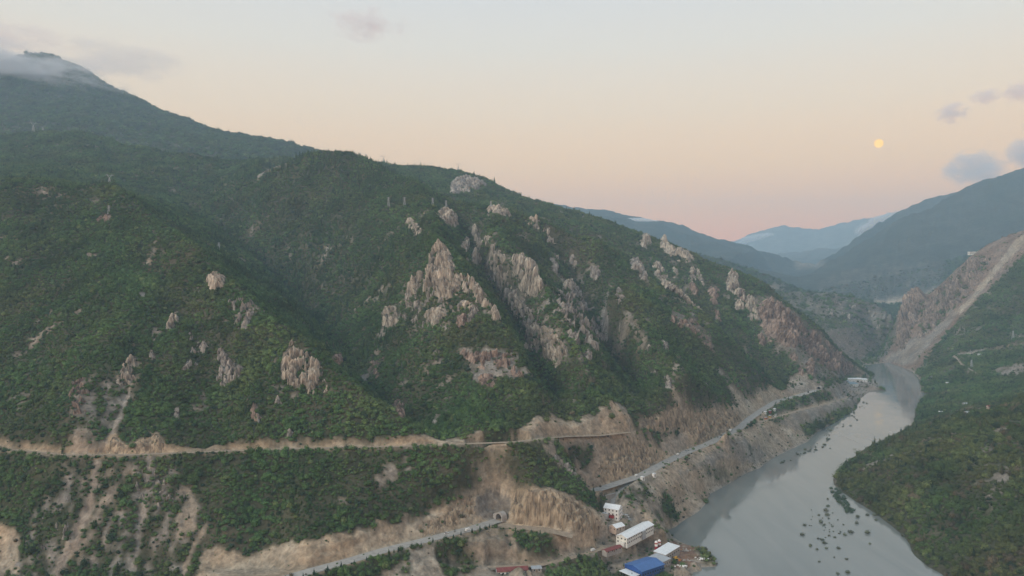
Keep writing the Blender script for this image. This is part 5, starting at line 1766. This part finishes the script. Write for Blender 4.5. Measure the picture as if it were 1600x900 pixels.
# ------------------------------------------------------------------ vehicles
def vehicle(kind, paint, label, key, frac, side=-1, group='vehicles on the valley roads'):
    A, hw = ROADS[key]
    k = int(frac * (len(A) - 2))
    d = A[k + 1] - A[k]
    rz = math.atan2(d[1], d[0])
    off = side * hw * 0.42
    o = empty({'car': 'car', 'truck': 'truck', 'van': 'van'}[kind], (A[k][0] - math.sin(rz) * off, A[k][1] + math.cos(rz) * off, A[k][2] + 0.13), rz)
    if kind == 'car':
        L, W_, prof = 4.4, 1.75, [(-2.2, .35), (2.2, .35), (2.2, .8), (1.3, .95), (-2.1, 1.0)]
        top = [(-1.9, 1.0), (1.25, .95), (.5, 1.48), (-1.3, 1.5)]
    elif kind == 'van':
        L, W_, prof = 5.6, 2.0, [(-2.8, .4), (2.8, .4), (2.8, 1.1), (2.1, 1.3), (-2.8, 1.35)]
        top = [(-2.8, 1.35), (2.1, 1.3), (1.5, 2.3), (-2.75, 2.35)]
    else:
        L, W_, prof = 9.0, 2.5, [(-4.5, .6), (4.5, .6), (4.5, 1.0), (-4.5, 1.0)]
        top = [(2.6, 1.0), (4.5, 1.0), (4.4, 3.0), (2.6, 3.1)]
    MB().extrude(prof, -W_ / 2, W_ / 2).build('body', M[paint], o)
    cb = MB().extrude(top, -W_ / 2 + .08, W_ / 2 - .08).build('cabin', M['glass'] if kind == 'car' else M[paint], o)
    if kind == 'car':
        MB().box(-1.2, .42, -W_ / 2 + .2, W_ / 2 - .2, 1.49, 1.55).build('roof', M[paint], o)
    elif kind == 'van':
        MB().add([(2.14, -.85, 1.34), (2.14, .85, 1.34), (1.6, .85, 2.2), (1.6, -.85, 2.2)], [(0, 1, 2, 3)]).build('windscreen', M['glass'], cb)
    else:
        MB().box(-4.4, 2.3, -1.25, 1.25, 1.02, 3.5).build('cargo_box', M['white'], o)
        MB().box(4.42, 4.52, -1.1, 1.1, 1.8, 2.8).build('windscreen', M['glass'], cb)
    for x in (-L * .3, L * .31):
        for y in (-W_ / 2 + .1, W_ / 2 - .1):
            rr = .34 if kind != 'truck' else .5
            wl = MB().bar((x, y - .13, rr), (x, y + .13, rr), rr, 12).build('wheel', M['tyre'], o)
            MB().bar((x, y - .15, rr), (x, y + .15, rr), rr * .5, 8).build('rim', M['steel'], wl)
    for y in (-W_ / 2 + .3, W_ / 2 - .3):
        MB().box(L / 2 - .02, L / 2 + .03, y - .15, y + .15, .62, .8).build('headlight', M['white'], o)
    return tag(o, label, kind, group)


vehicle('van', 'white', 'white van near the tunnel on the lower road', 'low', 0.84, -1)
vehicle('car', 'white', 'white car on the lower road behind the van', 'low', 0.75, 1)
vehicle('van', 'white', 'white van at the road fork above the white house', 'two', 0.10, 1)
vehicle('car', 'white', 'white car coming down the riverside road past the fork', 'two', 0.19, -1)
vehicle('van', 'white', 'white van on the riverside road, first beyond the fork', 'two', 0.235, 1)
vehicle('car', 'silver', 'silver car on the riverside road behind the white van', 'two', 0.265, 1)
vehicle('car', 'darkcar', 'dark car on the straight stretch of the riverside road', 'two', 0.38, -1)
vehicle('truck', 'darkcar', 'dark lorry halfway along the riverside road', 'two', 0.44, 1)
vehicle('van', 'white', 'white van near the far tunnel on the riverside road', 'two', 0.84, -1)
vehicle('car', 'white', 'white car parked near the small gabled house', 'branch', 0.93, -1)
vehicle('van', 'white', 'white van parked at the end of the branch road', 'branch', 0.99, 1)
vehicle('van', 'white', 'white van on the earth track by the red shed', 'track', 0.93, 1)

# yellow loader beside the workshop
lo = empty('wheel_loader', (170, 771, 5.6), D_(-40))
MB().box(-3.2, 1.2, -1.2, 1.2, .9, 2.0).build('body', M['yellow'], lo)
cb = MB().box(-.9, .8, -.9, .9, 2.02, 3.4).build('cab', M['yellow'], lo)
MB().box(.81, .86, -.75, .75, 2.3, 3.2).build('windscreen', M['glass'], cb)
for s in (-.8, .8):
    MB().bar((1.0, s, 1.7), (3.6, s, 1.1), .18, 5).build('lift_arm', M['yellow'], lo)
MB().extrude([(3.5, .3), (4.8, .3), (4.4, .5), (3.8, 1.4), (3.5, 1.4)], -1.5, 1.5).build('bucket', M['orange'], lo)
for x in (-2.2, 1.1):
    for y in (-1.2, 1.2):
        MB().bar((x, y - .3, .75), (x, y + .3, .75), .78, 12).build('wheel', M['tyre'], lo)
tag(lo, 'yellow wheel loader parked beside the white workshop', 'loader')

# rubble and stacked material on the point
r = random.Random(77)
for k, (x, y, c, lab) in enumerate(((182, 770, 'concrete', 'heap of pale rubble on the red earth near the blue factory'), (190, 783, 'wood', 'heap of brown timber on the red earth of the point'), (172, 752, 'white', 'heap of white sacks right of the blue factory'),
                                    (186, 800, 'concrete', 'heap of pale blocks on the shore side of the point'), (172, 812, 'concrete', 'heap of pale stone by the cove behind the workshop'), (197, 775, 'white', 'small white heap beside the bushes of the point'))):
    m = MB()
    for q in range(26):
        V, Fc = HULLS[r.randrange(16)]
        s = r.uniform(.4, 1.3)
        p = np.array([r.gauss(0, 2.6), r.gauss(0, 1.8), 0.2 + abs(r.gauss(0, .4))])
        m.add((V * s * np.array([1.2, 1, .7]) + p).tolist(), Fc)
    o = m.build('rubble_heap', M[c])
    o.location = (x, y, ground(x, y))
    o['kind'] = 'stuff'
    tag(o, lab, 'rubble heap')


# ------------------------------------------------------------------ power line pylons
def pylon(px, rw, Yg, hgt, label, delta=False, thick=0.24):
    if Yg is None:
        h_ = hit(px, rw)
        if h_ is None:
            return
        X, Y, Zg = h_
    else:
        Y = Yg
        X = at(px, Y)
        Zg = ground(X, Y)
    p = empty('pylon', (X, Y, Zg - 1), 0.3)
    bw, tw = hgt * .11, hgt * .028
    top = hgt * (.66 if delta else .97)
    t_ = thick * (1 + Y / 3500)
    for sx in (-1, 1):
        for sy in (-1, 1):
            MB().bar((sx * bw, sy * bw, 0), (sx * tw, sy * tw, top), t_, 4, t_ * .8).build('leg', M['steel'], p)
    m = MB()
    n_ = 6
    for k in range(n_):
        a_, b_ = k / n_, (k + 1) / n_
        wa, wb = bw + (tw - bw) * a_, bw + (tw - bw) * b_
        for s in (-1, 1):
            for q in (-1, 1):
                m.bar((q * wa, s * wa, a_ * top), (-q * wb, s * wb, b_ * top), t_ * .55, 3)
                m.bar((s * wa, q * wa, a_ * top), (s * wb, -q * wb, b_ * top), t_ * .55, 3)
    m.build('bracing', M['steel'], p)
    if delta:
        for s in (-1, 1):
            MB().bar((0, 0, top), (s * hgt * .17, 0, hgt * .88), t_ * 1.2, 4).build('fork_arm', M['steel'], p)
        MB().bar((-hgt * .34, 0, hgt * .88), (hgt * .34, 0, hgt * .88), t_ * 1.2, 4).build('crossarm', M['steel'], p)
        for s in (-1, 1):
            MB().bar((s * hgt * .17, 0, hgt * .88), (s * hgt * .2, 0, hgt), t_, 4).build('peak', M['steel'], p)
    else:
        for z in (.68, .80, .92):
            MB().bar((-hgt * .15, 0, hgt * z), (hgt * .15, 0, hgt * z), t_, 4).build('crossarm', M['steel'], p)
    tag(p, label, 'pylon', 'pylons of the power lines')


pylon(52, 207, None, 38, 'pylon at far left below the cloud-capped mountain', True)
pylon(67, 205, 2620, 26, 'small pylon just right of the far left one')
pylon(179, 213, 2620, 42, 'tall pylon on the middle ridge left of centre', True)
pylon(171, 300, 1420, 22, 'pylon on the rounded top of the left spur', True)
pylon(170, 334, None, 16, 'slim pylon above the bare tan knoll')
pylon(342, 394, None, 20, 'slim pylon low in the wooded saddle')
pylon(572, 248, 1985, 16, 'small mast on the skyline of the central mountain')
pylon(599, 259, 2700, 32, 'skyline pylon in the notch right of the central peak', True)
pylon(716, 273, 2605, 34, 'skyline pylon above the broad pale rock face', True)
pylon(607, 322, None, 22, 'left of two slim pylons below the central peak')
pylon(632, 322, None, 22, 'right of two slim pylons below the central peak')
pylon(676, 322, None, 20, 'slim pylon just above the pale double rock, left one')
pylon(697, 325, None, 20, 'slim pylon just above the pale double rock, right one')
pylon(767, 326, None, 20, 'slim pylon by the low tan rocks on the shoulder')
pylon(1583, 530, None, 26, 'slim pylon on the green slope at far right')
pylon(1518, 575, None, 24, 'slim pylon beside the pale zigzag track')

# ------------------------------------------------------------------ air: haze, clouds, moon


def volume_material(name, color, density, cloud=False, seed=0.0, thr=0.25, nscale=2.2, stretch=(1, 1, 1)):
    m = bpy.data.materials.new(name)
    m.use_nodes = True
    n, l = m.node_tree.nodes, m.node_tree.links
    for q in list(n):
        n.remove(q)
    o = n.new('ShaderNodeOutputMaterial')
    v = n.new('ShaderNodeVolumePrincipled')
    v.inputs['Color'].default_value = (*color, 1)
    v.inputs['Density'].default_value = density
    v.inputs['Anisotropy'].default_value = 0.0
    l.new(v.outputs[0], o.inputs['Volume'])
    if cloud:
        t_ = n.new('ShaderNodeTexCoord')
        ln = n.new('ShaderNodeVectorMath')
        ln.operation = 'LENGTH'
        l.new(t_.outputs['Object'], ln.inputs[0])
        mp = n.new('ShaderNodeMapping')
        mp.inputs['Location'].default_value = (seed, seed * .7, -seed)
        mp.inputs['Scale'].default_value = stretch
        l.new(t_.outputs['Object'], mp.inputs[0])
        ns = n.new('ShaderNodeTexNoise')
        ns.inputs['Scale'].default_value = nscale
        ns.inputs['Detail'].default_value = 6
        ns.inputs['Roughness'].default_value = 0.68
        l.new(mp.outputs[0], ns.inputs['Vector'])
        a_ = n.new('ShaderNodeMath')
        a_.operation = 'SUBTRACT'
        a_.inputs[0].default_value = 1.0
        l.new(ln.outputs['Value'], a_.inputs[1])
        b_ = n.new('ShaderNodeMath')
        b_.operation = 'MULTIPLY_ADD'
        b_.inputs[1].default_value = 3.6
        b_.inputs[2].default_value = -1.8 - thr
        l.new(ns.outputs['Fac'], b_.inputs[0])
        c_ = n.new('ShaderNodeMath')
        c_.operation = 'MULTIPLY_ADD'
        c_.inputs[1].default_value = 0.9
        l.new(a_.outputs[0], c_.inputs[0])
        l.new(b_.outputs[0], c_.inputs[2])
        rim = n.new('ShaderNodeMapRange')
        rim.inputs[1].default_value, rim.inputs[2].default_value = 0.0, 0.3
        rim.inputs[3].default_value, rim.inputs[4].default_value = 0.0, density
        l.new(a_.outputs[0], rim.inputs[0])
        e_ = n.new('ShaderNodeMapRange')
        e_.inputs[1].default_value, e_.inputs[2].default_value = 0.0, 0.45
        l.new(c_.outputs[0], e_.inputs[0])
        f_ = n.new('ShaderNodeMath')
        f_.operation = 'MULTIPLY'
        l.new(e_.outputs[0], f_.inputs[0])
        l.new(rim.outputs[0], f_.inputs[1])
        l.new(f_.outputs[0], v.inputs['Density'])
    return m


HAZE_TOP = 1950.0
bx = MB().box(-14900, 14900, -1900, 16700, -38, HAZE_TOP)
hz = bx.build('haze', volume_material('valley_haze', (0.54, 0.80, 1.0), 9.0e-5))
tag(hz, 'thin blue haze filling the valley', kind='stuff')

bmS = bmesh.new()
bmesh.ops.create_icosphere(bmS, subdivisions=4, radius=1.0)
sph = bpy.data.meshes.new('cloud_body')
bmS.to_mesh(sph)
bmS.free()


def cloud(px, rw, Y, wpx, hpx, label, dens=6, seed=1.0, thr=0.2, name='cloud', tilt=0.0, color=(0.9, 0.93, 0.96), depth=1.0, nscale=2.2, stretch=(1, 1, 1)):
    me = sph.copy()
    w2, h2 = wpx / 2 * Y / F, hpx / 2 * Y / F
    me.materials.append(volume_material(name + '_vapour', color, dens / w2, True, seed, thr, nscale, stretch))
    o = bpy.data.objects.new(name, me)
    C.objects.link(o)
    o.location = (at(px, Y), Y, zof(rw, Y))
    o.scale = (w2, w2 * depth, h2)
    o.rotation_euler = (0, tilt, 0)
    return tag(o, label, name, 'clouds in the evening sky' if name == 'cloud' else 'banks of mist on the mountains')


cloud(570, 40, 11000, 170, 46, 'thin grey cloud high in the sky left of centre', 1.5, 3.1, 0.30, nscale=2.6, stretch=(1, 1, .5))
cloud(180, 96, 8200, 250, 46, 'long faint cloud trailing right of the cloud-capped peak', 1.2, 7.7, 0.15, nscale=2.0, stretch=(1, 1, .5))
cloud(1488, 176, 14000, 64, 44, 'small ragged grey cloud upper right', 1.7, 2.2, 0.30, nscale=2.6)
cloud(1540, 151, 14000, 64, 28, 'flat little cloud above the ragged one', 1.2, 5.4, 0.25, nscale=2.4)
cloud(1592, 144, 14000, 60, 44, 'cloud cut off by the right edge, high up', 1.3, 9.1, 0.22, nscale=2.4)
cloud(1522, 263, 14000, 104, 66, 'largest blue-grey cloud just above the right mountain', 1.8, 4.3, 0.06, nscale=2.0)
cloud(1604, 238, 14000, 70, 56, 'cloud at the right edge above the mountain', 1.6, 6.6, 0.06, nscale=2.0)
cloud(30, 60, 10500, 200, 40, 'very faint cloud veil above the cloud-capped peak', 1.0, 8.2, 0.15, stretch=(1, 1, .5))
cloud(20, 116, 4200, 400, 110, 'mist bank wrapped round the peak at upper left', 5.5, 1.7, 0.16, 'mist', 0.16, depth=0.55, nscale=2.6)
cloud(1000, 351, 7700, 76, 22, 'bright strip of mist on the far left ridge', 18, 3.9, -0.15, 'mist', 0.05, (0.99, 0.99, 0.99), 0.6)
cloud(1392, 349, 8600, 120, 36, 'pale mist bank spilling over the far right ridge', 11, 5.9, -0.15, 'mist', -0.25, (0.99, 0.99, 0.99), 0.5)

cloud(1182, 376, 13400, 76, 22, 'pale mist lying under the most distant peak', 9, 2.9, -0.1, 'mist', -0.2, (0.99, 0.99, 0.99), 0.4)

# moon
mm = bpy.data.materials.new('moon_glow')
mm.use_nodes = True
n_, l_ = mm.node_tree.nodes, mm.node_tree.links
for q in list(n_):
    n_.remove(q)
o_ = n_.new('ShaderNodeOutputMaterial')
em = n_.new('ShaderNodeEmission')
em.inputs['Strength'].default_value = 1.0
tcx = n_.new('ShaderNodeTexCoord')
ns_ = n_.new('ShaderNodeTexNoise')
ns_.inputs['Scale'].default_value = 1.6
ns_.inputs['Detail'].default_value = 3
l_.new(tcx.outputs['Object'], ns_.inputs['Vector'])
rp = n_.new('ShaderNodeValToRGB')
rp.color_ramp.elements[0].position, rp.color_ramp.elements[0].color = 0.40, (2.10, 1.10, 0.12, 1)
rp.color_ramp.elements[1].position, rp.color_ramp.elements[1].color = 0.56, (2.35, 1.38, 0.24, 1)
l_.new(ns_.outputs['Fac'], rp.inputs[0])
l_.new(rp.outputs[0], em.inputs[0])
l_.new(em.outputs[0], o_.inputs[0])
me = sph.copy()
me.materials.append(mm)
me.polygons.foreach_set('use_smooth', [True] * len(me.polygons))
mo = bpy.data.objects.new('moon', me)
C.objects.link(mo)
YM = 40000.0
mo.location = (at(1373, YM), YM, zof(224, YM))
mo.scale = (6.6 * YM / F,) * 3
tag(mo, 'round golden full moon low over the valley', 'moon')
